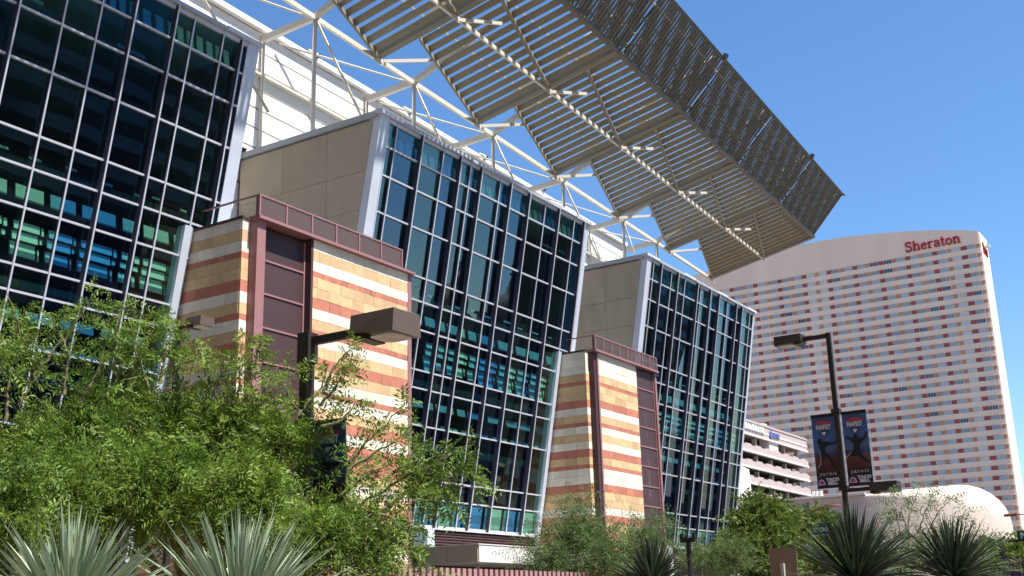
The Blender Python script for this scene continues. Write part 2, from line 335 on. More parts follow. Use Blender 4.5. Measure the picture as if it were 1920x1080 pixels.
# ------------------------------------------------------------------ glass bays
K = 0.18; LEAN = math.atan(K)
def gy(z): return 40.8 - K*(z-20)
ROWS = [7.05, 8.68, 9.80, 12.90, 15.05, 16.10, 18.45, 20.10, 21.50, 24.26, 26.42, 28.10, 29.62]
pane_g = cube_mesh('pane_green', M['glass_green']); pane_b = cube_mesh('pane_blue', M['glass_blue'])
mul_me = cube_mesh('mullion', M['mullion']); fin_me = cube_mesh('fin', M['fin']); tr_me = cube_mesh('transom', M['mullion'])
int_w = cube_mesh('interior_panel', M['interior_white']); int_g = cube_mesh('interior_panel_grey', M['interior_grey'])
tan_me = cube_mesh('tan_panel', M['tan_wall'])
cop_me = cube_mesh('coping', M['coping'])
SL = math.sqrt(1+K*K)
def glass_bay(name, label, x0, x1, xs, deep, kinds, xl_col, xr_col, tan_side):
    t = thing(name, ((x0+x1)/2, gy(0), 0), label, 'glass bay', 'leaning glass bays of the hall')
    # closed dark room behind the glass: back wall, floors, roof
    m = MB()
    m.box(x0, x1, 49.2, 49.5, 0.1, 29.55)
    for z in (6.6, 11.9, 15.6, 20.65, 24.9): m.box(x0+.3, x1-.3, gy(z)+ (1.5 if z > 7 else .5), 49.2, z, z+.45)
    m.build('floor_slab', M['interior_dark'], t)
    r = MB(); r.hull8([(x0-.25,gy(29.6)+.22,29.6),(x1+.25,gy(29.6)+.22,29.6),(x1+.25,50.2,29.6),(x0-.25,50.2,29.6),(x0-.25,gy(29.9)+.05,29.95),(x1+.25,gy(29.9)+.05,29.95),(x1+.25,50.2,29.95),(x0-.25,50.2,29.95)])
    r.build('roof', M['coping'], t)
    # side walls of the room
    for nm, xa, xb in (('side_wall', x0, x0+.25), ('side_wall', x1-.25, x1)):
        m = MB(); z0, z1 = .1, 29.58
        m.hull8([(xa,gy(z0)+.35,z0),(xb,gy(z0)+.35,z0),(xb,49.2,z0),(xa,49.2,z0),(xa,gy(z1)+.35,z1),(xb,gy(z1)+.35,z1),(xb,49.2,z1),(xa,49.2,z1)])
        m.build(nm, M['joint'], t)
    # corner columns, leaning with the glass
    def column(xa, xb):
        m = MB(); z0, z1 = .12, 29.75; f, b = -.12, .75
        m.hull8([(xa,gy(z0)+f,z0),(xb,gy(z0)+f,z0),(xb,gy(z0)+b,z0),(xa,gy(z0)+b,z0),(xa,gy(z1)+f,z1),(xb,gy(z1)+f,z1),(xb,gy(z1)+b,z1),(xa,gy(z1)+b,z1)])
        m.build('corner_column', M['bay_column'], t)
    column(*xl_col); column(*xr_col)
    # mullions
    zc = (ROWS[0]+ROWS[-1])/2; hl = (ROWS[-1]-ROWS[0])*SL
    for i, x in enumerate(xs):
        d = .34 if i in deep else .14
        w = .075
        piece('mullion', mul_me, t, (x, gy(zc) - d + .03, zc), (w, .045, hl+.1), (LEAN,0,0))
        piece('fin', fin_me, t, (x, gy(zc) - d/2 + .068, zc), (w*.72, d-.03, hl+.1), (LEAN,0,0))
    for j, z in enumerate(ROWS):
        h = .095 if j not in (0, len(ROWS)-1) else .22
        piece('transom', tr_me, t, ((xs[0]+xs[-1])/2, gy(z)-.015, z), (xs[-1]-xs[0], .14, h), (LEAN,0,0))
    # panes
    for i in range(len(xs)-1):
        a, b = xs[i]+.05, xs[i+1]-.05
        for j in range(len(ROWS)-1):
            z0, z1 = ROWS[j]+.065, ROWS[j+1]-.065; z = (z0+z1)/2
            tilt = rng.normal(0, .0016, 2)
            piece('pane', pane_b if kinds[i] == 'b' else pane_g, t, ((a+b)/2, gy(z)+.06, z), (b-a, .024, (z1-z0)*SL), (LEAN+tilt[0], 0, tilt[1]))
    # what stands behind the glass
    def ip(x, z, w, h, off, me=int_w, th=.06, tilt=-.13): piece('interior_panel', me, t, (x, gy(z)+off, z), (w, th, h*1.05), (tilt,0,0))
    for i in range(len(xs)-1):
        a, b = xs[i], xs[i+1]; w = b-a; x = (a+b)/2
        if w < .75: continue
        wide = w > 1.5
        nb = 3 if wide else 2
        for q in range(nb): ip(a + (q+.5)*w/nb, 28.72, w/nb*.62, .86, .42)  # gaps between these strips stand in for the canopy's striped shadow
        ip(x-.06*w, 19.42, w*.80, .62, .95, int_g)
        sp = .72 if wide else .52
        rr = rng.random()
        if rng.random() < .08: continue
        ip(x+rng.normal(0,.08)*w, 21.0+rng.random()*.2, w*.35, .10, 1.2, int_g)
        ip(a+w*.06+w*sp*.5, 17.93, w*sp, .34, .62); ip(a+w*.06+w*sp*.5, 17.50, w*sp, .36 if rr > .4 else .26, .62)
        if x0 > 40: ip(a+w*.06+w*sp*.5, 16.80, w*sp*.97, .35+.75*rr, .62, int_w, .06, -.1)
        elif rr > .25: ip(a+w*.06+w*sp*.5, 16.92 + .05*rr, w*sp*.97, .30+.3*rr, .62)
        rw = w*(.90-.06-sp)-.10
        if rw > .08:
            xr = a+w*.06+w*sp+.1+rw/2
            ip(xr, 17.90, rw, .34, .62); ip(xr, 17.48, rw, .22, .62)
            if rr > .35: ip(xr, 16.9, rw*.6, .5, .62)
        ip(x-.05*w, 14.45, w*.78, .42, 1.05, int_g)
        if rng.random() > .2:
            ip(a+w*.36, 13.16, w*.5, .20, .55); ip(a+w*.78, 13.16, w*.2, .20, .55)
        ip(x-.02*w, 7.84, w*.84, 1.40, .30, int_w, .05, LEAN)
        if rng.random() > .55: ip(x, 27.0+rng.random()*.6, w*.7, .16, 1.1, int_g)
    # copings
    n = max(6, int((x1-x0)/2.2)); e = np.linspace(x0-.3, x1+.3, n+1)
    for q in range(n):
        piece('coping', cop_me if q % 3 else mul_me, t, ((e[q]+e[q+1])/2, gy(29.85)+.02+.0, 29.80 + (.07 if q % 3 == 0 else 0)), (e[q+1]-e[q]-.02, .5, .22))
    # tan panelled flank facing the viewer
    if tan_side is not None:
        ys = [39.0, 43.0, 46.55, 50.15]; zs = [18.9, 21.8, 24.2, 26.5, 29.52]
        for zi in range(4):
            for yi in range(3):
                z0, z1 = zs[zi]+.012, zs[zi+1]-.012; y0, y1 = ys[yi]+.012, ys[yi+1]-.012
                m = MB(); xa, xb = tan_side-.09, tan_side
                if yi == 0: ya, yb = gy(z0)+.45, gy(z1)+.45
                else: ya = yb = y0
                m.hull8([(xa,ya,z0),(xb,ya,z0),(xb,y1,z0),(xa,y1,z0),(xa,yb,z1),(xb,yb,z1),(xb,y1,z1),(xa,y1,z1)])
                m.build('flank_panel', M['tan_wall'], t)
    return t
X1 = [14.9,17.2,18.9,20.6,22.9,25.1,27.25,28.95,30.55,32.80,33.97,35.82,36.90,37.42]
bay1 = glass_bay('glass_bay', 'nearest leaning glass bay, cut off by the left edge of the picture', 14.6, 38.0, X1, {2,4,5,8,9,12}, 'gbgbbggbbgggbg', (14.3,14.9), (37.45,38.15), None)
X2 = [48.75,49.52,51.80,54.15,55.82,57.10,58.14,60.54,61.65,64.00,66.32,68.00,70.40,71.62,72.05]
bay2 = glass_bay('glass_bay', 'middle leaning glass bay between the two stone-striped towers', 48.0, 72.5, X2, {2,4,6,8,9,11,13}, 'gbgbgbgbbgbgbgb', (47.95,48.70), (72.05,72.55), 48.0)
X3 = [83.1,83.6,84.82,87.07,88.08,89.80,92.18,93.15,94.98,96.95,99.25,101.11,102.50,104.80,105.64]
bay3 = glass_bay('glass_bay', 'farthest leaning glass bay, in front of the tall hotel', 82.4, 106.0, X3, {2,4,6,8,9,11,12}, 'ggbggbggbgbbgg', (82.35,83.05), (105.64,106.0), 82.4)
# lower corner columns beside the tower flanks, leaning with the glass
for bay, xa, xb in ((bay1, 35.50, 36.08), (bay2, 70.28, 70.84)):
    for nm, ca_, cb_, f, mt in (('corner_column', xa, xb-.16, -.16, 'bay_column'), ('column_return', xb-.16, xb, -.06, 'coping')):
        m = MB(); z0, z1 = .12, 19.9; b = .4
        m.hull8([(ca_,gy(z0)+f,z0),(cb_,gy(z0)+f,z0),(cb_,gy(z0)+b,z0),(ca_,gy(z0)+b,z0),(ca_,gy(z1)+f,z1),(cb_,gy(z1)+f,z1),(cb_,gy(z1)+b,z1),(ca_,gy(z1)+b,z1)])
        m.build(nm, M[mt], bay)
# base below the middle and far bays: louvre band
for bay, xa, xb in ((bay2, 58.4, 72.0), (bay3, 92.5, 105.6)):
    lv = cube_mesh('louvre', M['maroon_dark'])
    for q in range(8): piece('louvre', lv, bay, ((xa+xb)/2, gy(6.3)+.02, 5.55+q*.17), (xb-xa, .20, .05), (math.radians(-35),0,0))
    for q in range(int((xb-xa)/1.4)): piece('louvre_post', lv, bay, (xa+q*1.4, gy(6.3)+.18, 6.1), (.06,.06,1.4))
    MB().box(xa, xb, gy(6.3)+.35, gy(6.3)+.45, .12, 6.9).build('base_wall', M['maroon_dark'], bay)
    MB().box(xa-.75, xa-.05, gy(6)-.25, gy(6)+.3, .12, 6.92).build('base_post', M['bay_column'], bay)
    g = piece('base_pane', pane_g, bay, (xa-1.75, gy(4)+.1, 3.6), (1.9,.03,6.4), (LEAN,0,0))
    piece('mullion', mul_me, bay, (xa-2.75, gy(3.6), 3.6), (.10,.16,6.9), (LEAN,0,0))
    piece('interior_panel', int_g, bay, (xa-1.75, gy(4)+1.0, 3.2), (1.7,.05,4.2), (LEAN,0,0))

# flat-roofed entrance canopy under the middle bay
ec = thing('entrance_canopy', (64, 41, 0), 'white flat entrance canopy with a dark flank below the middle glass bay', 'canopy')
MB().box(56.92,74,38.86,43.3,4.80,5.70).build('deck', M['interior_grey'], ec)
pm = cube_mesh('fascia_panel', M['garage_white'])
for q in range(9):
    piece('fascia_panel', pm, ec, (56.9+.95+q*1.9, 38.82, 5.25), (1.87,.05,.98))
fm = cube_mesh('flank_panel', M['tan_wall'])
for q in range(2): piece('flank_panel', fm, ec, (56.88, 39.95+q*2.2, 5.25), (.06,2.16,.98))
MB().box(56.82,74.1,38.76,43.3,5.745,5.80).build('coping', M['garage_white'], ec)
for q in range(3): MB().tube([(60+q*5.5,41,0.1),(60+q*5.5,41,4.8)],.14,10).build('post', M['bay_column'], ec, True)

# ------------------------------------------------------------------ upper hall with white board wall
WA = .0377
def wy(x): return 50.4 + WA*(x-48.3)
hall = thing('convention_hall', (60, 52, 0), 'tall white boarded upper wall of the hall behind the glass bays', 'building')
m = MB(); xa, xb = -10, 105.6
m.hull8([(xa,wy(xa)+.12,0),(xb,wy(xb)+.12,0),(xb,90,0),(xa,90,0),(xa,wy(xa)+.12,39.2),(xb,wy(xb)+.12,39.2),(xb,90,39.2),(xa,90,39.2)])
m.build('wall_core', M['joint'], hall)
zb = np.linspace(18.6, 39.2, 16)
for i in range(15):
    m = MB(); z0, z1 = zb[i]+.07, zb[i+1]-.07
    m.hull8([(xa,wy(xa),z0),(xb,wy(xb),z0),(xb,wy(xb)+.12,z0),(xa,wy(xa)+.12,z0),(xa,wy(xa)-.02,z1),(xb,wy(xb)-.02,z1),(xb,wy(xb)+.12,z1),(xa,wy(xa)+.12,z1)])
    m.build('wall_board', M['white_wall'], hall)
m = MB(); m.beam((xa,wy(xa)-.1,39.42),(xb,wy(xb)-.1,39.42),.55,.38); m.build('roof_edge', M['white_wall'], hall)
m = MB(); m.beam((xa,wy(xa)-.22,36.0),(xb,wy(xb)-.22,36.0),.36,.16); m.build('ledge', M['steel'], hall)
# floor of the recesses between the bays (tower decks meet it)
for xa_, xb_ in ((38.1,47.9),(72.6,82.3)): MB().box(xa_, xb_, 40.9, wy(xa_), 18.3, 18.9).build('recess_deck', M['coping'], hall)
# a louvre vent and small cameras
lv = thing('wall_vent', (47.6, 50.1, 30.5), 'small dark red louvred vent low on the white wall', 'vent')
pv = at_y((453,288), 50.1)
MB().box(pv[0]-.42,pv[0]+.42,50.16,50.3,pv[2]-.5,pv[2]+.5).build('vent_back', M['maroon_dark'], lv)
vm = cube_mesh('slat', M['maroon_dark'])
for q in range(5): piece('slat', vm, lv, (pv[0], 50.1, pv[2]-.4+q*.2), (.84,.12,.05), (math.radians(-30),0,0))
for q, (px, lab) in enumerate((((588,100),'leftmost dark camera on the white roof edge, by the first steel post'), ((764,206),'security camera on the roof edge above the middle bay corner'), ((905,292),'security camera on the roof edge above the middle of the middle bay'), ((1015,352),'rightmost security camera on the roof edge over the middle bay'))):
    p = at_y(px, 50.4); x = p[0]
    for _ in range(3): p = at_y(px, wy(p[0])-.35)
    t = thing('security_camera', p-np.array([0,0,.5]), lab, 'camera', 'security cameras on the roof edge')
    MB().tube([p-np.array([.1,-.3,.45]),p-np.array([.0,0,.05])],.05,6).build('bracket', M['steel'], t)
    MB().tube([p+np.array([-.45,.1,.03]),p+np.array([.3,-.1,-.06])],[.16,.16],10).build('housing', M['steel'], t)
    MB().tube([p+np.array([.28,-.09,-.055]),p+np.array([.42,-.12,-.08])],[.2,.2],10).build('lens_hood', M['black'], t)

# ------------------------------------------------------------------ canopy
TH = math.radians(3.0); U = np.array([math.cos(TH), math.sin(TH), 0])
P1 = np.array([121.908, 49.578, 39.10]); P3 = np.array([122.547, 37.401, 41.838]); P4 = np.array([122.741, 33.684, 46.029])
VD = unit(P3-P1); LA = 12.4967; WD = unit(P4-P3); LF = 5.6057
NS = np.cross(VD, U); NS = unit(NS if NS[2] > 0 else -NS)
NF = np.cross(WD, U); NF = unit(NF if NF[2] > 0 else -NF)
def S(s, a, n=0): return P1 + U*s + VD*a + NS*n
def Fp(s, a, n=0): return P3 + U*s + WD*a + NF*n
can = thing('roof_canopy', (85, 45, 30), 'huge cream steel louvred canopy jutting out over the glass bays', 'canopy')
PITCH = 13.1; NP = 8; T2 = 6.45
def blade_mesh(name, chord, th, mat, tilt):
    m = MB(); n = 8; pts = []
    for k in range(n):
        t = 2*math.pi*k/n + math.pi/8
        x, z = chord/2*math.cos(t), th/2*math.sin(t)
        pts.append((x*math.cos(tilt)-z*math.sin(tilt), x*math.sin(tilt)+z*math.cos(tilt)))
    m.prism([(x, 0, z) for x, z in pts], (0, 1, 0)); return m.mesh(name, mat)
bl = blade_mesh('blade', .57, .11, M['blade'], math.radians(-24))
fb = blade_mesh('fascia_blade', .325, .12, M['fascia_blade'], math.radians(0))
def place(name, me, p, q, ax, nn):
    d = q-p; o = bpy.data.objects.new(name, me); col.objects.link(o)
    o.matrix_world = Matrix(((ax[0],d[0],nn[0],p[0]),(ax[1],d[1],nn[1],p[1]),(ax[2],d[2],nn[2],p[2]),(0,0,0,1)))
    M0 = o.matrix_world.copy(); o.parent = can; o.matrix_parent_inverse = Matrix.Translation(-Vector(can.location)); o.matrix_basis = M0
    return o
for k in range(NP):
    hi = -PITCH*k; lo = hi-PITCH
    edge = lambda s, b: b + .12 + 3.2*(hi-s)/PITCH
    nb = 11; pt = (PITCH-.75)/nb
    for i in range(nb):
        s = lo + .35 + (i+.5)*pt
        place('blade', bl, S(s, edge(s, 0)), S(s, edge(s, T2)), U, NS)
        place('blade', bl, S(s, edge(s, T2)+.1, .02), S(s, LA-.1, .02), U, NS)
    MB().beam(S(hi-.2, -.1), S(hi-.2, LA), .55, .50, NS).build('end_beam', M['blade'], can)
    MB().beam(S(lo+.2, 3.32, -.16), S(hi-.45, .15, -.16), .16, .42, NS).build('edge_beam', M['blade'], can)
    MB().beam(S(lo+.2, T2+3.32, -.14), S(hi-.45, T2+.15, -.14), .24, .40, NS).build('edge_beam', M['blade'], can)
    MB().beam(S(lo+.4,.1,-.25), S(lo+3.0,2.5,-.25), .12, .24).build('brace', M['steel'], can)
    MB().beam(S(lo+.3,T2,-.36), S(lo+3.0,T2+1.9,-.36), .12, .24).build('brace', M['steel'], can)
    # fascia blades; a narrow slot is left open beside each joint
    nfb = 30; fp = PITCH/nfb
    for i in range(nfb):
        if i == 1: continue
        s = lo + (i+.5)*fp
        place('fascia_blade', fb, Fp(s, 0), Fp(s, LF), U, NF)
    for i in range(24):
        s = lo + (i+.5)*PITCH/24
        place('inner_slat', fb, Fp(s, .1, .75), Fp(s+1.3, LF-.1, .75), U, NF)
    # frames inside the wedge
    MB().beam(Fp(hi-.15, .0, .25), Fp(hi-.15, LF, .25), .22, .34, NF).build('fascia_rib', M['fascia_blade'], can)
    MB().tube([Fp(hi-.2, LF-.2, .4), S(hi-.2, 3.0, .5)], .16, 8).build('tie', M['steel'], can, True)
    MB().tube([Fp(hi-.2, 2.6, .4), S(hi-.2, 7.5, .4)], .11, 8).build('tie', M['steel'], can, True)
    for aa, bb in ((.3, LF*.62), (LF*.62, .3)):
        MB().tube([Fp(lo+ (0 if aa < 1 else PITCH/2), aa, .5), Fp(lo+PITCH*(.5 if aa < 1 else 1), bb, .5)], .10, 6).build('lattice', M['fascia_blade'], can)
LO = -PITCH*NP
gus = cube_mesh('gusset', M['steel'])
for k in range(NP):
    for a_ in (0., T2):
        p_ = S(-PITCH*k-.2, a_+.02, -.42); piece('gusset', gus, can, p_, (.9, .03, .42), (0,0,TH))
        for q in (-1, 1): piece('bolt', gus, can, p_+U*q*.3+np.array([0,-.03,.05]), (.06,.05,.06), (0,0,TH))
for a, w, h, n in ((-.02,.22,.34,-.30),(T2,.16,.30,-.34)): MB().beam(S(LO,a,n), S(.1,a,n), w, h).build('chord', M['steel'], can)
MB().beam(S(LO,LA,0), S(.05,LA,0), .34, .42, NS).build('fold_beam', M['fascia_blade'], can)
MB().beam(Fp(LO,LF,.05), Fp(.1,LF,.05), .30, .14, NF).build('top_rail', M['fascia_blade'], can)
for a in (.7, 1.9, 3.2, 4.5): MB().tube([Fp(LO,a,.28), Fp(.0,a,.28)], .085, 6).build('fascia_purlin', M['steel'] if a in (1.9, 4.5) else M['fascia_blade'], can)
for a in (4.6, 9.6): MB().tube([S(LO,a,.30), S(-.2,a,.30)], .07, 6).build('soffit_purlin', M['steel'], can)
for s in (-13.0, -39.0, -51.8): MB().beam(Fp(s+.35, 5.5, 0), Fp(s+.35, 6.1, .1), .35, .35, NF).build('rail_stub', M['fascia_blade'], can)
MB().hull8([Fp(.1,LF-.05,-.1),Fp(.45,LF+.05,-.1),Fp(.45,LF+.05,.3),Fp(.1,LF-.05,.3),Fp(.1,LF+.15,-.1),Fp(.45,LF+.2,-.1),Fp(.45,LF+.2,.3),Fp(.1,LF+.15,.3)]).build('rail_stub', M['fascia_blade'], can)
# outriggers, posts and diagonals that carry it
nodes = [(36.0,), (49.6,), (60.7,), (71.8,), (84.0,), (96.8,), (105.2,)]
def chord_pt(x, n=-.3):
    s = (x-P1[0])/U[0]; return S(s, -.02, n)
for i, (x,) in enumerate(nodes):
    A = np.array([x, wy(x)-.1, 38.7]); B = chord_pt(x)
    d = unit(B-A)
    MB().beam(A, B+d*.2+np.array([0,0,.1]), .32, .46).build('outrigger', M['steel'], can)
    MB().beam(B+np.array([0,0,.1]), S((x-P1[0])/U[0], 5.5, .7), .30, .42).build('outrigger', M['steel'], can)
    MB().tube([A+np.array([0,-.1,.1]), A-np.array([0,.1,8.6])], .12, 8).build('back_post', M['steel'], can, True)
    MB().tube([B, B-np.array([0,0,9.2])], .145, 10).build('post', M['steel'], can, True)
    if i+1 < len(nodes):
        x2 = nodes[i+1][0]; C = chord_pt(x2)
        MB().tube([B, np.array([x+.62*(x2-x), B[1]-.6, 30.0])], .095, 8).build('diagonal', M['steel'], can, True)
        MB().tube([np.array([x+.12*(x2-x), wy(x)-.3, 38.9]), C-np.array([.2,0,.1])], .075, 8).build('tie', M['steel'], can, True)

# ------------------------------------------------------------------ stone-striped towers
ST = {'W': cube_mesh('stone_white', M['stone_white']), 'P': cube_mesh('stone_peach', M['stone_peach']), 'R': cube_mesh('stone_red', M['stone_red'])}
seq1 = 'WPWrPPRWPrWPRPWrWPRWrRRPWPRWPrWPRPRPRP'
seq2 = 'WWWPrPPRWPrWPWRPrWWRPPWRPRPrWPRPRPRPWR'
def courses(seq, top):
    out = []; z = top
    for c in seq:
        h = .27 if c == 'r' else .535
        if z-h < .15: h = z-.15
        if h < .05: break
        out.append((c.upper(), z-h, z, c == 'r')); z -= h
    return out
rail_me = cube_mesh('rail_bar', M['maroon']); scr_me = cube_mesh('rail_panel', M['rail_screen']); mesh_me = cube_mesh('screen_panel', M['screen'])
def tower(label, x0, x1, yf, seq, screen_first, sx, group):
    # x0..x1 front extents, yf front plane; screen on the near or far end
    t = thing('stone_tower', ((x0+x1)/2, yf+2, 0), label, 'tower', group)
    yr = yf+.55                                   # return strip faces the street here
    topz = 19.75
    MB().box(x0+.05, x1-.02, yf+1.3, 41.6, .12, topz-.05).build('core', M['joint'], t)
    if screen_first: fx0, fx1, mx0, mx1 = sx, x1-.25, x0+.55, sx-.12
    else: fx0, fx1, mx0, mx1 = x0+1.0, sx, sx+.10, x1-.2
    MB().box(fx0, fx1, yf+.1, yf+1.25, .12, topz-.04).build('core', M['joint'], t)
    MB().box(x0+.06, x0+.42, yr+.02, yf+1.3, .12, topz-.06).build('core', M['joint'], t)
    jobs = []
    for c, z0, z1, thin in courses(seq, topz):
        h = z1-z0-.012; z = (z0+z1)/2
        w = .46 if thin else .92
        off = rng.random()*w if thin else (.46 if rng.random() > .5 else 0)
        x = fx0 - off
        while x < fx1-.03:                       # street face
            a, b = max(x, fx0), min(x+w*(1 if thin else rng.choice([.9,1,1,1.15])), fx1); x = b if b > a else x+w
            if b-a > .04: jobs.append((z, 0, c, ((a+b)/2, yf+.05+rng.normal(0,.004), z), (b-a-.010, .14, h)))
        y = yr
        while y < 43.2:                            # flank facing the viewer
            b = min(y + w, gy(z)+.2) if y + w > gy(z)-.2 else y + w
            if b-y > .05: jobs.append((z, 1, c, (x0+.02+rng.normal(0,.004), (y+b)/2, z), (.12, b-y-.010, h)))
            y = b
            if y >= gy(z): break
        jobs.append((z, 2, c, (x0+.20, yr-.05, z), (.46, .10, h)))   # narrow return
    jobs.sort(key=lambda j: -j[0])
    for z, f, c, loc, sc in jobs[:300]: piece('stone', ST[c], t, loc, sc)
    m = {'W': MB(), 'P': MB(), 'R': MB()}; mm = MB()
    for z, f, c, loc, sc in jobs[300:]:
        mm.cur = 'WPR'.index(c); l = np.array(loc); s_ = np.array(sc)/2
        mm.box(l[0]-s_[0], l[0]+s_[0], l[1]-s_[1], l[1]+s_[1], l[2]-s_[2], l[2]+s_[2])
    o = mm.build('lower_stones', [M['stone_white'], M['stone_peach'], M['stone_red']], t); o['kind'] = 'stuff'
    # maroon frame: corner channel, end post, cornice
    if screen_first: MB().box(x0+.44, x0+.99, yf-.04, yf+.52, .12, topz).build('corner_channel', M['maroon'], t)
    else:
        MB().box(x0+.44, x0+.80, yf+.03, yf+.52, .12, topz).build('corner_channel', M['maroon_dark'], t)
        MB().box(x0+.80, x0+1.0, yf-.06, yf+.52, .12, topz).build('corner_post', M['maroon'], t)
    if screen_first:
        MB().box(sx-.14, sx+.02, yf-.04, yf+.9, .12, topz).build('screen_post', M['maroon_dark'], t)
    MB().box(x1-.26, x1+.04, yf-.05, yf+1.4, .12, topz).build('end_post', M['maroon'], t)
    MB().box(x0+.35, x1+.16, yf-.26, yf+1.4, topz+.003, topz+.13).build('cornice', M['maroon'], t)
    MB().box(x0-.10, x0+.5, yr-.16, 41.2, topz+.004, topz+.12).build('flank_coping', M['maroon_dark'], t)
    MB().box(x0, x1, yf+1.4, 41.5, topz-.04, topz+.10).build('deck', M['coping'], t)
    # perforated screen: panels in a frame, dark void and service rails behind
    if screen_first: a, b = x0+1.0, sx-.16
    else: a, b = mx0, x1-.28
    zs = np.arange(topz-.10, 1.0, -1.62 if screen_first else -1.48)
    dep = .38 if screen_first else .12
    MB().box(a, b, yf+1.0, yf+1.1, .12, topz-.1).build('screen_back', M['maroon_dark'], t)
    for i in range(len(zs)-1):
        z1, z0 = zs[i], zs[i+1]
        piece('screen_panel', mesh_me, t, ((a+b)/2, yf+dep, (z0+z1)/2), (b-a-.16, .02, z1-z0-.10))
        piece('screen_rail', rail_me, t, ((a+b)/2, yf+dep-.02, z0), (b-a, .07, .09))
        if i % 2 == 0 or True:
            for q in range(3 if i % 3 else 6): piece('inner_rail', rail_me, t, ((a+b)/2, yf+.7, z1-.25-q*.17), (b-a-.3, .05, .035))
    for xx in (a+.05, b-.05): piece('screen_stile', rail_me, t, (xx, yf+dep-.02, topz/2), (.09, .07, topz-.3))
    if not screen_first:
        for q in range(4): MB().box((a+b)/2-.14,(a+b)/2+.14, yf+.15, yf+.19, topz-2.3-q*4.6-2.9, topz-1.9-q*4.6 if q == 0 else topz-2.3-q*4.6).build('ladder', M['kerb'], t)
    # parapet railing with perforated infill
    n = 6 if screen_first else 8; e = np.linspace(x0+.45, x1-.9 if screen_first else x1+.05, n+1); zr0, zr1 = topz+.13, topz+1.18
    for i in range(n+1): piece('rail_post', rail_me, t, (e[i], yf-.12, (zr0+zr1)/2), (.09,.09,zr1-zr0))
    for i in range(n): piece('rail_panel', scr_me, t, ((e[i]+e[i+1])/2, yf-.12, (zr0+zr1)/2), (e[i+1]-e[i]-.14,.02,zr1-zr0-.14))
    piece('handrail', rail_me, t, ((e[0]+e[-1])/2, yf-.12, zr1), (e[-1]-e[0]+.1,.10,.07))
    piece('bottom_rail', rail_me, t, ((e[0]+e[-1])/2, yf-.12, zr0+.04), (e[-1]-e[0],.07,.06))
    yb = 40.9
    piece('handrail', rail_me, t, (e[0], (yf-.1+yb)/2, zr1), (.10, yb-yf+.1, .07))
    piece('bottom_rail', rail_me, t, (e[0], (yf-.1+yb)/2, zr0+.04), (.07, yb-yf, .06))
    for q in (0, 1): piece('rail_post', rail_me, t, (e[0]+ (0 if q else .16), yf+.05, (zr0+zr1)/2), (.07,.07,zr1-zr0))
    return t
tower('near stone-striped tower with a maroon screen left of its sunlit stone', 36.20, 48.25, 37.12, seq1, True, 40.45, 'stone-striped towers between the bays')
tower('far stone-striped tower with a maroon screen right of its sunlit stone', 70.95, 81.4, 38.45, seq2, False, 78.0, 'stone-striped towers between the bays')

# ------------------------------------------------------------------ hotel tower
HX, HF = 360.0, 1.8
def hy(y): return y*HF
def hz(z): return (z-1.6)*HF+1.6
hotel = thing('hotel_tower', (HX, hy(60), 0), 'tall pink hotel slab with rows of windows and red panels', 'hotel')
top = [(32.95,62.5),(35,63.05),(37.4,63.63),(41,64.3),(44.5,64.82),(49,65.4),(53.8,65.85),(57,66.05),(60.65,66.16),(65,66.15),(68.8,65.95),(74,65.5),(79.5,64.9),(84,64.3),(90,63.2),(97,61.5)]
poly = [(HX+.25, hy(y), hz(z)) for y, z in top] + [(HX+.25, hy(97), 0), (HX+.25, hy(32.95), 0)]
MB().prism(poly, (11.6,0,0)).build('wall', M['hotel'], hotel)
MB().box(HX+.3, HX+11.5, hy(32.95)-.35, hy(32.95)-.003, 0, hz(62.4)).build('end_wall', M['hotel_side'], hotel)
R1, RS = 59.95, 1.618; NR = 30; wh = .71
frieze = [(HX, hy(y), hz(z)) for y, z in top] + [(HX, hy(97), hz(R1+wh/2)), (HX, hy(32.95), hz(R1+wh/2))]
MB().prism(frieze, (.25,0,0)).build('frieze', M['hotel'], hotel)
spm = cube_mesh('spandrel', M['hotel']); ldm = cube_mesh('ledge', M['hotel'])
y0, y1 = hy(32.95), hy(97)
for r in range(NR):
    zt = R1-RS*r-wh/2; zb_ = R1-RS*(r+1)+wh/2
    piece('spandrel', spm, hotel, (HX+.125, (y0+y1)/2, (hz(zt)+hz(zb_))/2), (.25, y1-y0, hz(zt)-hz(zb_)))
    piece('ledge', ldm, hotel, (HX-.05, (y0+y1)/2-.15, hz(zt+wh)+.03), (.16, y1-y0+.3, .07))
def win_mesh(name, gl):
    m = MB(); m.cur = 0; m.box(-.02,.02,-.5,.5,-.5,.5); m.cur = 1
    for yy in (-.48,-.16,.16,.48): m.box(-.05,.03,yy-.018,yy+.018,-.5,.5)
    m.box(-.05,.03,-.5,.5,.44,.5); m.box(-.05,.03,-.5,.5,-.5,-.45)
    return m.mesh(name, [gl, M['win_frame']])
wm, wd = win_mesh('window', M['win_glass']), win_mesh('window_dark', M['win_dark'])
rp_, tp_, pp_ = cube_mesh('red_panel', M['red_panel']), cube_mesh('tan_panel', M['tan_panel']), cube_mesh('pale_panel', M['pale_panel'])
cells = []     # (kind, centre, width) in the 200 m frame, from the lit corner leftwards
cells += [('T',33.25,.5),('w',34.35,1.35),('R',35.55,1.0),('p',36.85,1.5),('T',37.95,.72)]
reds = [40.35,44.95,49.6,54.2,58.9]
for i, yr_ in enumerate(reds):
    cells += [('w',yr_-1.18,1.4),('R',yr_,.84)]
    if i < 4: cells += [('w',yr_+1.2,1.4),('T',yr_+2.33,.74)]
cells += [('p',60.1,1.3),('T',61.2,.74),('p',62.35,1.3)]
reds2 = [63.55,68.2,72.95,77.6]
for i, yr_ in enumerate(reds2):
    cells += [('R',yr_,.84)]
    if i < 3: cells += [('w',yr_+1.2,1.4),('T',yr_+2.33,.74),('w',yr_+3.5,1.4)]
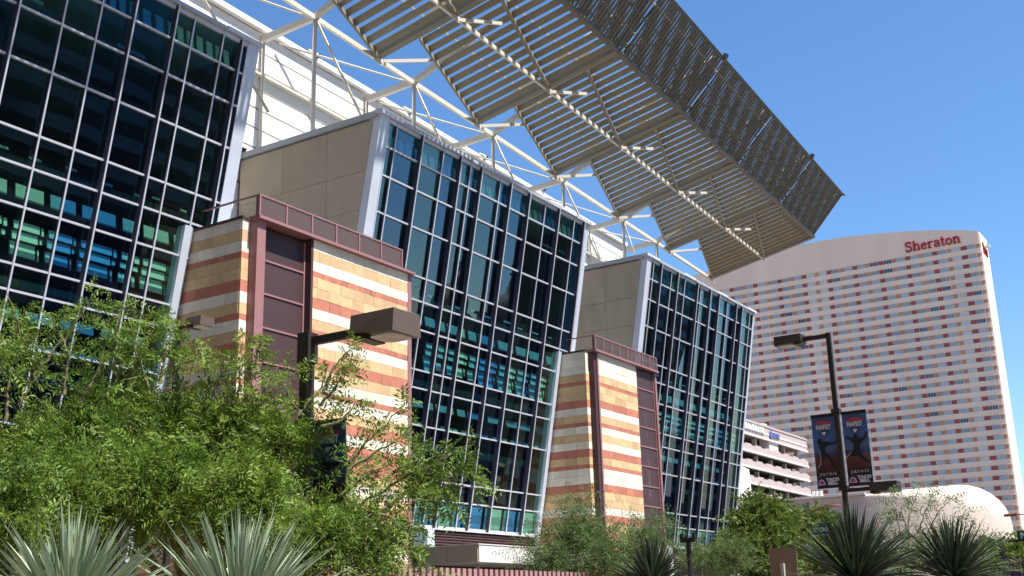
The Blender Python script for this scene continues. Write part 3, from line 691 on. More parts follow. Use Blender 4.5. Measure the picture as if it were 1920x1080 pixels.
cells += [('p',78.8,1.3),('T',80.0,.74),('p',81.1,1.3),('R',82.3,.84)]
far = MB(); cnt = {'w':0,'R':0,'T':0,'p':0}; hr = random.Random(3)
allc = []
for r in range(NR):
    for k, yc, w in cells:
        if r >= 20 and k == 'w' and 55 < yc < 58.9: k2 = 'p'
        else: k2 = k
        allc.append((r, k2, yc, w))
def hidden(r, yc):   # behind the hall, canopy or white annex as seen in the photograph
    z = R1-RS*r
    if yc > 78 and r > 1: return True
    if yc > 71 and r > 3: return True
    if z < 20: return True
    return False
vis = [c for c in allc if not hidden(c[0], c[2])]; rest = [c for c in allc if hidden(c[0], c[2])]
order = sorted(vis, key=lambda c: (c[0], c[2]))
for r, k, yc, w in order:
    z = hz(R1-RS*r); y = hy(yc); s = (1, w*HF, wh*HF)
    if cnt[k] >= 300 : rest.append((r,k,yc,w)); continue
    cnt[k] += 1
    if k == 'w': piece('window', wd if hr.random() < .07 else wm, hotel, (HX+.17, y, z), s)
    elif k == 'R': piece('red_panel', rp_, hotel, (HX+.18, y, z), (.06, s[1], s[2]))
    elif k == 'T': piece('tan_panel', tp_, hotel, (HX+.18, y, z), (.06, s[1], s[2]))
    else: piece('pale_panel', pp_, hotel, (HX+.19, y, z), (.06, s[1], s[2]))
for r, k, yc, w in rest:
    z = hz(R1-RS*r); y = hy(yc); far.cur = {'w':0,'R':1,'T':2,'p':3}[k]
    if k == 'w':
        for q in (-1, 0, 1): far.box(HX+.15, HX+.19, y+q*w*HF*.32-w*HF*.14, y+q*w*HF*.32+w*HF*.14, z-wh*HF*.45, z+wh*HF*.45)
    else: far.box(HX+.15, HX+.21, y-w*HF/2, y+w*HF/2, z-wh*HF/2, z+wh*HF/2)
o = far.build('lower_windows', [M['win_glass'], M['red_panel'], M['tan_panel'], M['pale_panel']], hotel); o['kind'] = 'stuff'
# lit end wall: rail stub on top and the sign seen edge-on
MB().box(HX+6, HX+7, hy(32.95)-1.9, hy(32.95)-.35, hz(60.4), hz(60.8)).build('bracket', M['hotel_side'], hotel)
# serif sign letters
def stroke(mb, pts, w, T, th=.35):
    pts = [np.array(p, float) for p in pts]
    L_, R_ = [], []
    for i, p in enumerate(pts):
        d = unit(pts[min(i+1,len(pts)-1)]-pts[max(i-1,0)]); n = np.array([-d[1], d[0]])
        ww = w[i] if hasattr(w,'__len__') else w
        L_.append(p+n*ww/2); R_.append(p-n*ww/2)
    for i in range(len(pts)-1):
        q = [R_[i], R_[i+1], L_[i+1], L_[i]]
        mb.prism([T(*a) for a in q], (-th,0,0))
def arc(cx, cz, rx, rz, a0, a1, n=12): return [(cx+rx*math.cos(math.radians(a0+(a1-a0)*i/n)), cz+rz*math.sin(math.radians(a0+(a1-a0)*i/n))) for i in range(n+1)]
def glyph(ch):
    s = []
    if ch == 'S':
        s = [(arc(.36,.74,.25,.22,25,270,10)+arc(.36,.27,.27,.25,90,-155,10), .17), ([(.60,.97),(.60,.70)],.07), ([(.10,.30),(.10,.02)],.07)]; adv = .76
    if ch in 'hn':
        tp = 1.0 if ch == 'h' else .66
        s = [([(.17,0),(.17,tp)],.18), ([(.02,.03),(.34,.03)],.07), ([(.02,tp-.03),(.2,tp-.03)],.07), (arc(.40,.44,.19,.19,165,0,8)+[(.59,0)],.17), ([(.45,.03),(.75,.03)],.07)]; adv = .80
    if ch == 'e': s = [(arc(.31,.33,.23,.29,10,320,16), .15), ([(.14,.36),(.52,.36)],.08)]; adv = .64
    if ch == 'r': s = [([(.17,0),(.17,.66)],.18), ([(.02,.03),(.36,.03)],.07), ([(.02,.63),(.2,.63)],.07), (arc(.42,.44,.20,.18,160,55,6),.14)]; adv = .60
    if ch == 'a': s = [(arc(.27,.19,.17,.17,60,330,10),.13), (arc(.29,.46,.20,.18,165,0,8)+[(.49,.1),(.60,.04)],.16)]; adv = .66
    if ch == 't': s = [([(.20,.92),(.20,.15),(.28,.06),(.42,.08)],.17), ([(.03,.63),(.42,.63)],.08)]; adv = .47
    if ch == 'o': s = [(arc(.33,.33,.25,.29,0,360,18), .16)]; adv = .70
    return s, adv
def sign(word, T, parent, th=.35):
    x = 0
    for ch in word:
        st, adv = glyph(ch); m = MB()
        for pts, w in st: stroke(m, [(p[0]+x, p[1]) for p in pts], w, T, th)
        m.build('letter', M['sign_red'], parent); x += adv
    return x
word = 'Sheraton'; tot = sum(glyph(c)[1] for c in word)
ya, yb_ = 45.15, 35.75; sc = (ya-yb_)*HF/tot; zb0 = hz(61.0)
sg = thing('hotel_sign', (HX, hy(40), zb0), 'red serif lettering high on the pink hotel wall', 'sign')
sign(word, lambda u_, v_: (HX-.05, hy(ya)-u_*sc, zb0+.05+v_*sc*1.02), sg)
sg2 = thing('hotel_sign', (HX+5, hy(32.9), hz(58)), 'red lettering seen edge-on on the sunlit hotel end', 'sign')
x_ = 0
for q, ch in enumerate('Sheraton'):
    st, adv = glyph(ch); m = MB()
    for pts, w in st:
        for i in range(len(pts)-1): pass
        m2 = [(p[0]+x_, p[1]) for p in pts]
        stroke(m, m2, w, lambda u_, v_: (HX+2.2+u_*1.2, hy(32.95)-.4, hz(59.0)+v_*3.2), 0.001)
    me = m.mesh('letter', M['sign_red'])
    # give thickness outwards
    o = mesh_obj('letter', me, sg2); x_ += adv
    sm = o.modifiers.new('s', 'SOLIDIFY'); sm.thickness = .3

# ------------------------------------------------------------------ parking garage
GY = 80.0; gs = 2.0
gar = thing('parking_garage', (225, GY, 0), 'pink banded parking garage between the glass bay and the hotel', 'garage')
gx0, gx1 = 196.0, 242.2
MB().box(gx0, gx1-.6, GY+3.5, GY+26, 0, 33).build('core', M['garage_dark'], gar)
zt = [36.65, 31.9, 28.9, 25.9, 22.9, 19.9, 16.9]
MB().box(gx0, gx1, GY, GY+26, 34.1, 36.4).build('parapet', M['garage_pink'], gar)
MB().box(gx0, gx1+.1, GY-.12, GY+.1, 36.3, 36.7).build('coping', M['garage_pink'], gar)
MB().box(gx0, gx1+.06, GY-.08, GY-.003, 34.8, 35.15).build('stripe', M['garage_white'], gar)
MB().box(gx0, gx1+.1, GY-.15, GY+.3, 33.75, 34.1).build('stripe', M['garage_white'], gar)
tm = cube_mesh('merlon', M['garage_pink'])
for z in zt[1:]:
    MB().box(gx0, gx1, GY, GY+.5, z-1.05, z).build('band', M['garage_pink'], gar)
    MB().box(gx0, gx1+.05, GY-.12, GY+.5, z-1.4, z-1.053).build('slab_edge', M['garage_white'], gar)
    MB().box(gx0, gx1-.1, GY+.5, GY+25, z-1.35, z-1.0).build('slab', M['garage_dark'], gar)
    for q in range(9): piece('merlon', tm, gar, (gx0+2+q*5.2, GY+.25, z+.12), (3.0,.48,.26))
for q in range(6): MB().box(gx0+4+q*8,gx0+4.7+q*8,GY+1.5,GY+2.2,0,34).build('column', M['garage_white'], gar)
piece('stair_block', cube_mesh('stair_block', M['garage_white']), gar, (222.5, GY+1.2, 32.8), (5,2,2.6))
for q in range(9): # raised letters too small to read
    MB().box(205.5+q*1.25, 206.4+q*1.25, GY-.3, GY-.1, 34.9, 36.0 if q % 3 else 35.7).build('letter', M['sign_white'], gar)
lg = MB().tube([(220.5,GY-.1,35.1),(220.5,GY-.3,35.1)], .8, 14).build('emblem', M['blue_logo'], gar)
for q in range(4): MB().box(221.6+q*.9, 222.3+q*.9, GY-.3, GY-.1, 34.7, 35.6).build('letter', M['blue_logo'], gar)
for q, x in enumerate((209, 221.5)):
    p = [(x+2.4*math.cos(a), GY+3+2.0*math.sin(a)) for a in np.linspace(0, 2*math.pi, 14)[:-1]]
    m = MB(); m.prism([(a, b, 36.4) for a, b in p], (0,0,1.1)); m.build('roof_vent', M['garage_white'], gar)
# white stair tower in front of the garage
st = at_y((1388,960), 60); en = at_y((1411,960), 60); tp = at_y((1388,866), 60)
wt = MB(); wt.hull8([(st[0]-6,60,0),(en[0]+1.6,60,0),(en[0]+1.6,72,0),(st[0]-6,72,0),(st[0]-6,60,tp[2]+.3),(en[0],60,tp[2]-.8),(en[0],72,tp[2]-.8),(st[0]-6,72,tp[2]+.3)])
tag(wt.build('stair_tower', M['garage_white']), 'plain bright white slab tower below the pink garage', 'tower')

# ------------------------------------------------------------------ white curved annex
ann = thing('curved_annex', (160, 40, 0), 'low white building with a rounded sunlit end before the hotel', 'building')
AX = 150.0; F_ = AX/130.0
pl = [(AX, 58.0), (AX, 54.0), (AX, 50), (AX, 46), (AX, 42.5)]
ca, cb = 16.0, 14.0
for i in range(1, 41):
    a = math.radians(90*i/22); pl.append((AX+ca*(1-math.cos(a)), 42.5-cb*math.sin(a)))
prof = []
n = len(pl)
rings = []
for i, (x, y) in enumerate(pl):
    d = np.array(pl[min(i+1,n-1)])-np.array(pl[max(i-1,0)]); d /= np.linalg.norm(d); nin = np.array([-d[1], d[0]])
    if i < 5: r, ztop = .35, 15.55
    else:
        u_ = min(1, (i-4)/20); r = .35+5.2*u_**1.3; ztop = 15.55+1.6*u_**1.2
    if nin @ (np.array([AX+25, 50])-np.array([x, y])) < 0: nin = -nin
    ring = [(x, y, 0), (x, y, ztop-r)]
    for q in range(1, 8):
        a = math.radians(90*q/7); ring.append((x+nin[0]*r*(1-math.cos(a)), y+nin[1]*r*(1-math.cos(a)), ztop-r+r*math.sin(a)))
    ring.append((AX+17, 46, ztop+.1))
    rings.append(ring)
m = MB(); R_ = len(rings[0])
for ring in rings: m.v += ring
for i in range(n-1):
    for q in range(R_-1):
        m.f.append((i*R_+q, (i+1)*R_+q, (i+1)*R_+q+1, i*R_+q+1)); m.m.append(1 if q >= 5 and i < 5 else 0)
m.build('shell', [M['curved'], M['curved_roof']], ann, True)
MB().box(AX+.3, AX+34, 42.5, 60, 0, 15.3).build('end_wall', M['curved'], ann)
# roof edge strip and ribbon window
m = MB(); m.beam((AX-.06,58,15.62),(AX-.06,42.5,15.62),.5,.22); m.build('roof_edge', M['curved_roof'], ann)
for i in range(17, 27):
    (xa, ya_), (xb, yb2) = pl[i], pl[i+1]
    d = unit([xb-xa, yb2-ya_, 0]); nn = np.array([d[1], -d[0], 0]); nn = nn if nn[0] < 0 or nn[1] < 0 else -nn
    A = np.array([xa, ya_, 0])+nn*.12; B = np.array([xb, yb2, 0])+nn*.12
    mm = MB(); mm.hull8([A+[0,0,7.3], B+[0,0,7.3], B-nn*.3+[0,0,7.3], A-nn*.3+[0,0,7.3], A+[0,0,9.2], B+[0,0,9.2], B-nn*.3+[0,0,9.2], A-nn*.3+[0,0,9.2]])
    mm.build('ribbon_window', M['win_glass'], ann)
    mm = MB(); mm.beam(A+nn*.03+[0,0,8.25], B+nn*.03+[0,0,8.25], .1, .12); mm.build('ribbon_bar', M['win_frame'], ann)
for px in (1527,1533,1541): 
    p = at_x((px,938), AX+6); MB().tube([(p[0],p[1],15.5),(p[0],p[1],17.0)],.22,8).build('roof_pipe', M['garage_white'], ann)

# ------------------------------------------------------------------ places across the street, seen mirrored in the glass, and an added unseen sky blocker
ob = thing('office_block', (92, -46, 0), 'dark office block across the street, mirrored in the nearest glass bay', 'building')
MB().box(48, 126, -64, -44, 0, 60).build('wall', M['office'], ob)
wmm = cube_mesh('window_band', M['win_dark'])
for q in range(16): piece('window_band', wmm, ob, (87, -43.98, 4+q*3.6), (76,.06,1.6))
sky_blocker = thing('office_block', (-62, 10, 0), 'added tall brown block behind the viewpoint, unseen, cutting sky light from that side', 'building')
MB().box(-80, -30, -75, 110, 0, 108).build('wall', M['blocker_brown'], sky_blocker)  # added unseen block; keeps sky light off walls turned to the viewer
for q in range(28): piece('window_band', wmm, sky_blocker, (-29.98, 17.5, 4+q*3.7), (.06,180,1.7))
ob2 = thing('office_block', (240, -46, 0), 'slim dark tower across the street, mirrored in the farthest bay', 'building')
MB().box(206, 262, -62, -44, 0, 66).build('wall', M['office'], ob2)
for q in range(17): piece('window_band', wmm, ob2, (234, -43.98, 4+q*3.6), (54,.06,1.6))
ch = thing('church', (172, -46, 0), 'twin-towered domed church mirrored in the middle glass bay', 'church')
MB().box(150, 196, -66, -46, 0, 20).build('nave', M['brick_far'], ch)
MB().prism([(150,-46,20),(173,-46,27),(196,-46,20)], (0,-20,0)).build('gable', M['brick_far'], ch)
for cx, zt_ in ((163.5, 25.5), (179.5, 27.5)):
    MB().box(cx-3.4,cx+3.4,-46.5,-39.7,0,zt_).build('tower_shaft', M['brick_far'], ch)
    MB().box(cx-3.9,cx+3.9,-47,-39.2,zt_,zt_+.5).build('cornice', M['brick_far'], ch)
    pts = [(zt_+.5+h, r) for h, r in ((0,3.1),(1.2,3.1),(2.6,2.8),(3.8,2.1),(4.6,1.2),(5.0,.6),(6.4,.5),(6.8,.1))]
    MB().tube([(cx,-43,z) for z, r in pts], [r for z, r in pts], 12).build('dome', M['brick_far'], ch, True)
    MB().box(cx-.16,cx+.16,-43.1,-42.9,zt_+7,zt_+11).build('cross', M['black'], ch)
    MB().box(cx-1.1,cx+1.1,-43.1,-42.9,zt_+9.2,zt_+9.6).build('cross', M['black'], ch)

# ------------------------------------------------------------------ lamps, banners, signs
def shoebox(parent, root, ydir, L_=.52, W_=.40, H_=.20, arm=.42, aw=.07, body='lamp_light'):
    """square lamp head on an arm that runs along +-Y from the pole top 'root'"""
    x, y, z = root; s = ydir
    MB().box(x-aw/2, x+aw/2, min(y, y+s*arm), max(y, y+s*arm), z-aw*.7, z+aw*.7).build('arm', M['lamp'], parent)
    a, b = y+s*arm, y+s*(arm+L_)
    m = MB(); t_ = .92
    zc0, zc1 = z-H_*.5, z+H_*.55
    m.hull8([(x-W_/2, a, zc0+.05), (x+W_/2, a, zc0+.05), (x+W_/2, b, zc0), (x-W_/2, b, zc0), (x-W_/2*t_, a, zc1), (x+W_/2*t_, a, zc1), (x+W_/2*t_, b, zc1), (x-W_/2*t_, b, zc1)] if s > 0 else
            [(x-W_/2, b, zc0), (x+W_/2, b, zc0), (x+W_/2, a, zc0+.05), (x-W_/2, a, zc0+.05), (x-W_/2*t_, b, zc1), (x+W_/2*t_, b, zc1), (x+W_/2*t_, a, zc1), (x-W_/2*t_, a, zc1)])
    h = m.build('lamp_head', M[body], parent)
    ys = sorted((a+s*L_*.32, b-s*L_*.06))
    mm = MB(); ly = np.linspace(0, 2*math.pi, 17)[:-1]
    cx, cy = x, sum(ys)/2; rx, ry = W_*.40, (ys[1]-ys[0])/2
    P = [(cx+rx*np.sign(math.cos(t))*abs(math.cos(t))**.55, cy+ry*np.sign(math.sin(t))*abs(math.sin(t))**.55) for t in ly]
    mm.prism([(p[0], p[1], zc0-.010) for p in P], (0,0,.05)); mm.build('lens', M['lens'], h)
    MB().box(x-W_*.36, x+W_*.36, min(a,a+s*L_*.26), max(a,a+s*L_*.26), zc0-.012, zc0+.06).build('ballast_cover', M['lamp'], h)
    return h
def pole(parent, p, ztop, w, z0=.75):
    MB().box(p[0]-w/2, p[0]+w/2, p[1]-w/2, p[1]+w/2, z0+.05, ztop).build('pole', M['lamp'], parent)
    MB().box(p[0]-w*1.4, p[0]+w*1.4, p[1]-w*1.4, p[1]+w*1.4, z0-.05, z0+.06).build('base_plate', M['lamp'], parent)
# near lamp
L1 = at_d((577, 640), 11.0); z1 = L1[2]
lp = thing('street_lamp', (L1[0], L1[1], .75), 'near bronze shoebox street lamp rising out of the feathery tree', 'street lamp', 'bronze street lamps')
pole(lp, L1, z1+.06, .10)
MB().box(L1[0]-.07, L1[0]+.07, L1[1]-.07, L1[1]+.07, z1-.22, z1+.075).build('bracket', M['lamp'], lp)
shoebox(lp, (L1[0], L1[1], z1-.01), -1, .50, .42, .20, .70, .055)
# lamp behind the tree at left
L3 = at_d((335, 612), 20.0)
lp3 = thing('street_lamp', (L3[0], L3[1], .12), 'small dark lamp against the shaded stone flank at left', 'street lamp', 'bronze street lamps')
pole(lp3, L3, L3[2], .085, .12); shoebox(lp3, (L3[0], L3[1], L3[2]-.02), -1, .36, .32, .15, .34, .045)
# tall lamp with banners
LX = 26.8; L2 = at_x((1553, 628), LX)
lp2 = thing('street_lamp', (L2[0], L2[1], .75), 'tall slender street lamp carrying two blue banners before the hotel', 'street lamp', 'bronze street lamps')
pole(lp2, L2, L2[2]+.05, .105)
shoebox(lp2, (L2[0], L2[1], L2[2]-.02), 1, .66, .46, .22, .62, .07, 'lamp')
zl = at_x((1588, 918), LX)[2]
shoebox(lp2, (L2[0], L2[1], zl-.02), -1, .62, .40, .22, .62, .06, 'lamp')
b_top = at_x((1570, 775), LX)[2]; b_bot = at_x((1583, 913), LX)[2]
def hoop(z): MB().box(LX-.10, LX+.10, L2[1]-.10, L2[1]+.10, z-.04, z+.04).build('clamp', M['lamp'], lp2)
hoop(b_top+.06); hoop(b_bot-.04)
def arm(parent, y0, y1, z): MB().tube([(LX, y0, z), (LX, y1, z)], .016, 6).build('banner_arm', M['lamp'], parent)
def banner(label, ya, yb, zt_, zb_, x, fig, root_y):
    t = thing('banner', (x, (ya+yb)/2, zb_), label, 'banner', 'blue event banners on lamp posts')
    W = abs(yb-ya); H = zt_-zb_; yl = max(ya, yb)      # viewer's left is +Y
    def T(u, v, off=0): return (x-off, yl-u*W, zb_+v*H)
    m = MB(); nseg = 6
    for i in range(nseg):
        for j in range(8):
            def Q(a, b): 
                p = T(a/nseg, b/8); return (p[0]+.012*math.sin(b*.9+a*.7), p[1], p[2])
            m.quad(Q(i,j), Q(i+1,j), Q(i+1,j+1), Q(i,j+1))
    o = m.build('cloth', M['banner'], t); sm = o.modifiers.new('thick','SOLIDIFY'); sm.thickness = .004
    def flat(name, poly, mat, off): MB().prism([T(u, v, off) for u, v in poly][::-1], (-.003,0,0)).build(name, M[mat], t)
    flat('pole_pocket', [(0,.955),(1,.955),(1,1.0),(0,1.0)], 'b_black', .022)
    # crest with lettering
    flat('crest', [(.20,.885),(.34,.905),(.5,.915),(.66,.905),(.82,.885),(.92,.875),(.80,.85),(.5,.845),(.22,.85),(.10,.875)], 'b_red', .020)
    flat('crest', [(.30,.755),(.5,.69),(.70,.755),(.5,.765)], 'b_navy', .020)
    flat('crest', [(.40,.75),(.5,.70),(.60,.75)], 'b_white', .025)
    text_mesh('FANFEST', .17*W*1.5, M['b_white'], T(.5, .815, .03), (0,-1,0), (0,0,1), .002, .004, .62, 'lettering', t)
    text_mesh('JULY 8-12', .15*W, M['b_tan'], T(.52, .185, .03), (0,-1,0), (0,0,1), .002, .002, 1.15, 'lettering', t)
    text_mesh('TACO', .17*W, M['b_white'], T(.68, .108, .03), (0,-1,0), (0,0,1), .002, .006, 1.15, 'lettering', t)
    text_mesh('BELL', .17*W, M['b_white'], T(.68, .060, .03), (0,-1,0), (0,0,1), .002, .006, 1.15, 'lettering', t)
    bell = [(.06,.045),(.36,.045),(.36,.06),(.33,.085),(.30,.108),(.21,.122),(.12,.108),(.09,.085),(.06,.06)]
    flat('bell_emblem', bell, 'b_white', .022); flat('bell_emblem', [(.21+(u-.21)*.72, .078+(v-.078)*.72) for u, v in bell], 'b_pink', .027)
    if fig == 'bat':
        body = [(.22,.66),(.30,.68),(.37,.66),(.37,.63),(.55,.615),(.85,.60),(.98,.605),(.98,.585),(.85,.575),(.62,.57),(.50,.545),(.46,.50),(.55,.46),(.66,.43),(.74,.37),(.78,.30),(.86,.265),(.76,.265),(.68,.31),(.62,.37),(.52,.41),(.43,.42),(.36,.38),(.30,.32),(.22,.28),(.10,.265),(.12,.285),(.20,.31),(.25,.38),(.29,.45),(.27,.53),(.24,.58),(.20,.62)]
    else:
        body = [(.40,.66),(.46,.685),(.54,.68),(.57,.65),(.62,.625),(.74,.62),(.84,.65),(.92,.70),(.96,.695),(.92,.64),(.80,.59),(.68,.57),(.62,.52),(.60,.45),(.68,.40),(.80,.36),(.93,.31),(.97,.32),(.96,.29),(.84,.30),(.68,.34),(.56,.39),(.44,.40),(.34,.39),(.22,.40),(.10,.37),(.08,.395),(.20,.44),(.34,.46),(.40,.52),(.36,.57),(.26,.60),(.16,.64),(.06,.62),(.08,.66),(.18,.665),(.30,.64),(.40,.62)]
    flat('figure_print', body, 'b_black', .022)
    flat('figure_outline', [(.24,.52),(.26,.44),(.24,.33),(.10,.275),(.12,.27),(.27,.325),(.285,.44),(.265,.52)] if fig == 'bat' else [(.06,.375),(.26,.445),(.25,.455),(.05,.39)], 'b_tan', .027)
    return t
yA = at_x((1520,780), LX)[1]; yB = at_x((1564,775), LX)[1]
banner('left banner with a batter on the tall lamp before the hotel', yA, yB, b_top+.02, b_bot, LX, 'bat', L2[1])
arm(lp2, L2[1], yA, b_top-.015); arm(lp2, L2[1], yA, b_bot+.01)
yC = at_x((1577,773), LX)[1]; yD = at_x((1623,768), LX)[1]
banner('right banner with a pitcher on the tall lamp before the hotel', yC, yD, b_top+.02, b_bot, LX, 'pitch', L2[1])
arm(lp2, L2[1], yD, b_top-.015); arm(lp2, L2[1], yD, b_bot+.01)
# banner on the near lamp, half hidden by leaves
bt = at_x((600, 790), L1[0])[2]; bb_ = at_x((600, 1000), L1[0])[2]; LX1 = L1[0]
ye = at_x((650,800), LX1)[1]; ys_ = L1[1]-.10
banner('dark banner on the near lamp, half hidden by leaves', ys_, ye, bt, bb_, LX1, 'bat', L1[1])
for z in (bt-.015, bb_+.01): MB().tube([(LX1, L1[1], z), (LX1, ye, z)], .012, 6).build('banner_arm', M['lamp'], lp)
MB().box(LX1-.075,LX1+.075,L1[1]-.075,L1[1]+.075,bt-.05,bt+.03).build('clamp', M['lamp'], lp)
MB().box(LX1-.075,LX1+.075,L1[1]-.075,L1[1]+.075,bb_-.03,bb_+.05).build('clamp', M['lamp'], lp)

# street-name sign on a mast with a cobra-head lamp
SD = 70.0; sp = at_d((1502, 962), SD); SX = sp[0]
mast = thing('signal_mast', (SX, sp[1], .12), 'rust brown mast with a cobra-head lamp and green street-name sign', 'mast')
MB().tube([(SX, sp[1], .1), (SX, sp[1], sp[2])], [.14,.10], 10).build('pole', M['rust'], mast, True)
q1 = at_x((1548,948), SX); q2 = at_x((1574,947), SX)
MB().tube([(SX, sp[1], sp[2]-.2), q1, q2], [.06,.05,.05], 8).build('arm', M['rust'], mast, True)
m = MB(); m.hull8([q1+[-.14,0,-.08], q1+[.14,0,-.08], q2+[.12,-.1,-.07], q2+[-.12,-.1,-.07], q1+[-.1,0,.09], q1+[.1,0,.09], q2+[.05,-.1,.03], q2+[-.05,-.1,.03]]); m.build('lamp_head', M['rust'], mast)
p0 = at_x((1506,981), SX); p1 = at_x((1560,1003), SX)
MB().box(SX-.03, SX+.03, p1[1], p0[1], p1[2], p0[2]).build('sign_plate', M['green_sign'], mast)
for zz in (p0[2]-.03, p1[2]+.03): MB().box(SX-.036,SX-.031,p1[1]+.02,p0[1]-.02,zz-.012,zz+.012).build('sign_border', M['sign_white'], mast)
text_mesh('Monroe', .52, M['sign_white'], (SX-.05, (p0[1]*.62+p1[1]*.38), (p0[2]+p1[2])/2), (0,-1,0), (0,0,1), .004, .004, 1.0, 'lettering', mast)
p2 = at_x((1514,1022), SX); MB().box(SX-.05, SX+.02, p2[1]-.28, p2[1]+.28, p2[2]-.32, p2[2]+.32).build('lane_sign', M['teal'], mast)
MB().box(SX-.2,SX+.1,sp[1]-.05,sp[1]+.5,p2[2]-.1,p2[2]+.9).build('control_box', M['rust'], mast)
# traffic signal and mast on the right edge
ts = at_d((1859,1018), 75.0)
tr_ = thing('traffic_signal', (ts[0], ts[1], .12), 'traffic signal showing red at the right edge', 'traffic signal')
MB().box(ts[0]-.16, ts[0]+.16, ts[1]-.2, ts[1]+.2, ts[2]-.85, ts[2]+.25).build('housing', M['black'], tr_)
MB().tube([(ts[0]+.1, ts[1], .1), (ts[0]+.1, ts[1], ts[2]-.85)], .07, 8).build('pole', M['rust'], tr_)
rl = bpy.data.materials.new('red_light'); rl.use_nodes = True; b_ = rl.node_tree.nodes['Principled BSDF']
b_.inputs['Base Color'].default_value = (.6,.01,.01,1); b_.inputs['Emission Color'].default_value = (1,.03,.02,1); b_.inputs['Emission Strength'].default_value = .8
for q, mm in ((0, rl), (1, M['black']), (2, M['black'])):
    MB().tube([(ts[0]-.16, ts[1], ts[2]-.02-q*.34), (ts[0]-.22, ts[1], ts[2]-.02-q*.34)], .14, 12).build('signal_lens', mm, tr_)
gp = at_d((1876,1012), 45.0); GX = gp[0]
gm = thing('sign_mast', (GX, gp[1], .12), 'thin dark mast with an arm and hanging green street sign at right', 'mast')
MB().tube([(GX, gp[1], .1), (GX, gp[1], gp[2])], .10, 8).build('pole', M['black'], gm)
e1 = at_x((1990,1010), GX); MB().tube([(GX, gp[1], gp[2]-.05), e1], .05, 8).build('arm', M['black'], gm)
s0 = at_x((1906,995), GX); s1 = at_x((1960,1013), GX)
MB().box(GX-.03, GX+.03, s1[1], s0[1], s1[2], s0[2]).build('sign_plate', M['green_sign'], gm)
text_mesh('M', .30, M['sign_white'], (GX-.04, s0[1]-.22, (s0[2]+s1[2])/2), (0,-1,0), (0,0,1), .004, .004, 1.0, 'lettering', gm)
# far lamp arm at the extreme right
fl = at_d((1893,966), 95.0)
fm = thing('far_lamp', (fl[0], fl[1]-2.2, .12), 'distant pinkish cobra-head lamp over the curved annex end', 'street lamp')
MB().tube([(fl[0], fl[1]+.4, fl[2]), (fl[0], fl[1]-.5, fl[2]+.05)], [.10,.14], 8).build('lamp_head', M['rust'], fm)
MB().tube([(fl[0], fl[1]-.5, fl[2]+.05), (fl[0], fl[1]-2.2, fl[2]-.25), (fl[0], fl[1]-2.2, .1)], .06, 8).build('pole', M['rust'], fm)
# purple wayfinding sign
w0 = at_d((1873,1046), 30.0); WX = w0[0]; w1 = at_x((1912,1046), WX)
wf = thing('wayfinding_sign', (WX, (w0[1]+w1[1])/2, .12), 'dark purple wayfinding panel low at the right edge', 'sign')
MB().box(WX-.04, WX+.04, w1[1], w0[1], .9, w0[2]).build('panel', M['purple_sign'], wf)
for q in (0, 1): MB().tube([(WX+.08, w1[1]+.08 if q else w0[1]-.08, .1), (WX+.08, w1[1]+.08 if q else w0[1]-.08, w0[2]-.1)], .035, 8).build('post', M['black'], wf)
for q in range(5):
    zz = w0[2]-.10-q*.095; wl_ = (.30,.20,.32,.16,.28)[q]
    MB().box(WX-.046, WX-.041, w0[1]-.12-wl_, w0[1]-.12, zz-.018, zz+.018).build('text_line', M['b_navy'] if q % 2 else M['b_tan'], wf)
# tan back of a sign
k0 = at_d((1441,1029), 13.0); KX = k0[0]; k1 = at_x((1492,1029), KX)
sb = thing('square_sign', (KX, (k0[1]+k1[1])/2, .75), 'brown back of a square sign on a grey post', 'sign')
MB().box(KX, KX+.01, k1[1], k0[1], k0[2]-.42, k0[2]).build('plate', M['sign_back'], sb)
MB().box(KX-.05, KX-.003, (k0[1]+k1[1])/2-.018, (k0[1]+k1[1])/2+.018, .75, k0[2]-.16).build('post', M['kerb'], sb)
# small post with a camera head
c0_ = at_d((1290,1006), 25.0)
cp = thing('camera_post', (c0_[0], c0_[1], .12), 'thin black post with a small forked head before the far bay', 'post')
MB().tube([(c0_[0], c0_[1], .1), (c0_[0], c0_[1], c0_[2]-.05)], .05, 8).build('pole', M['black'], cp)
MB().box(c0_[0]-.06, c0_[0]+.06, c0_[1]-.16, c0_[1]+.16, c0_[2]-.12, c0_[2]-.03).build('head', M['black'], cp)
for q in (-1, 1): MB().box(c0_[0]-.04, c0_[0]+.04, c0_[1]+q*.14-.03, c0_[1]+q*.14+.03, c0_[2]-.05, c0_[2]+.06).build('prong', M['black'], cp)

# maroon slat fence
fence = thing('slat_fence', (19, 11.3, .12), 'maroon vertical slat fence along the bottom of the middle bay', 'fence')
slm = cube_mesh('slat', M['fence'])
f0 = at_y((640,1066), 11.6); f1 = at_y((1480,1078), 11.6); ztop_f = at_y((900,1067), 11.6)[2]
nx = int((f1[0]-f0[0])/.165)
for q in range(nx): piece('slat', slm, fence, (f0[0]+q*.165, 11.6, (ztop_f+.12)/2), (.095,.04,ztop_f-.12))
for zz in (.5, ztop_f-.25): piece('fence_rail', slm, fence, ((f0[0]+f1[0])/2, 11.66, zz), (f1[0]-f0[0], .05, .06))

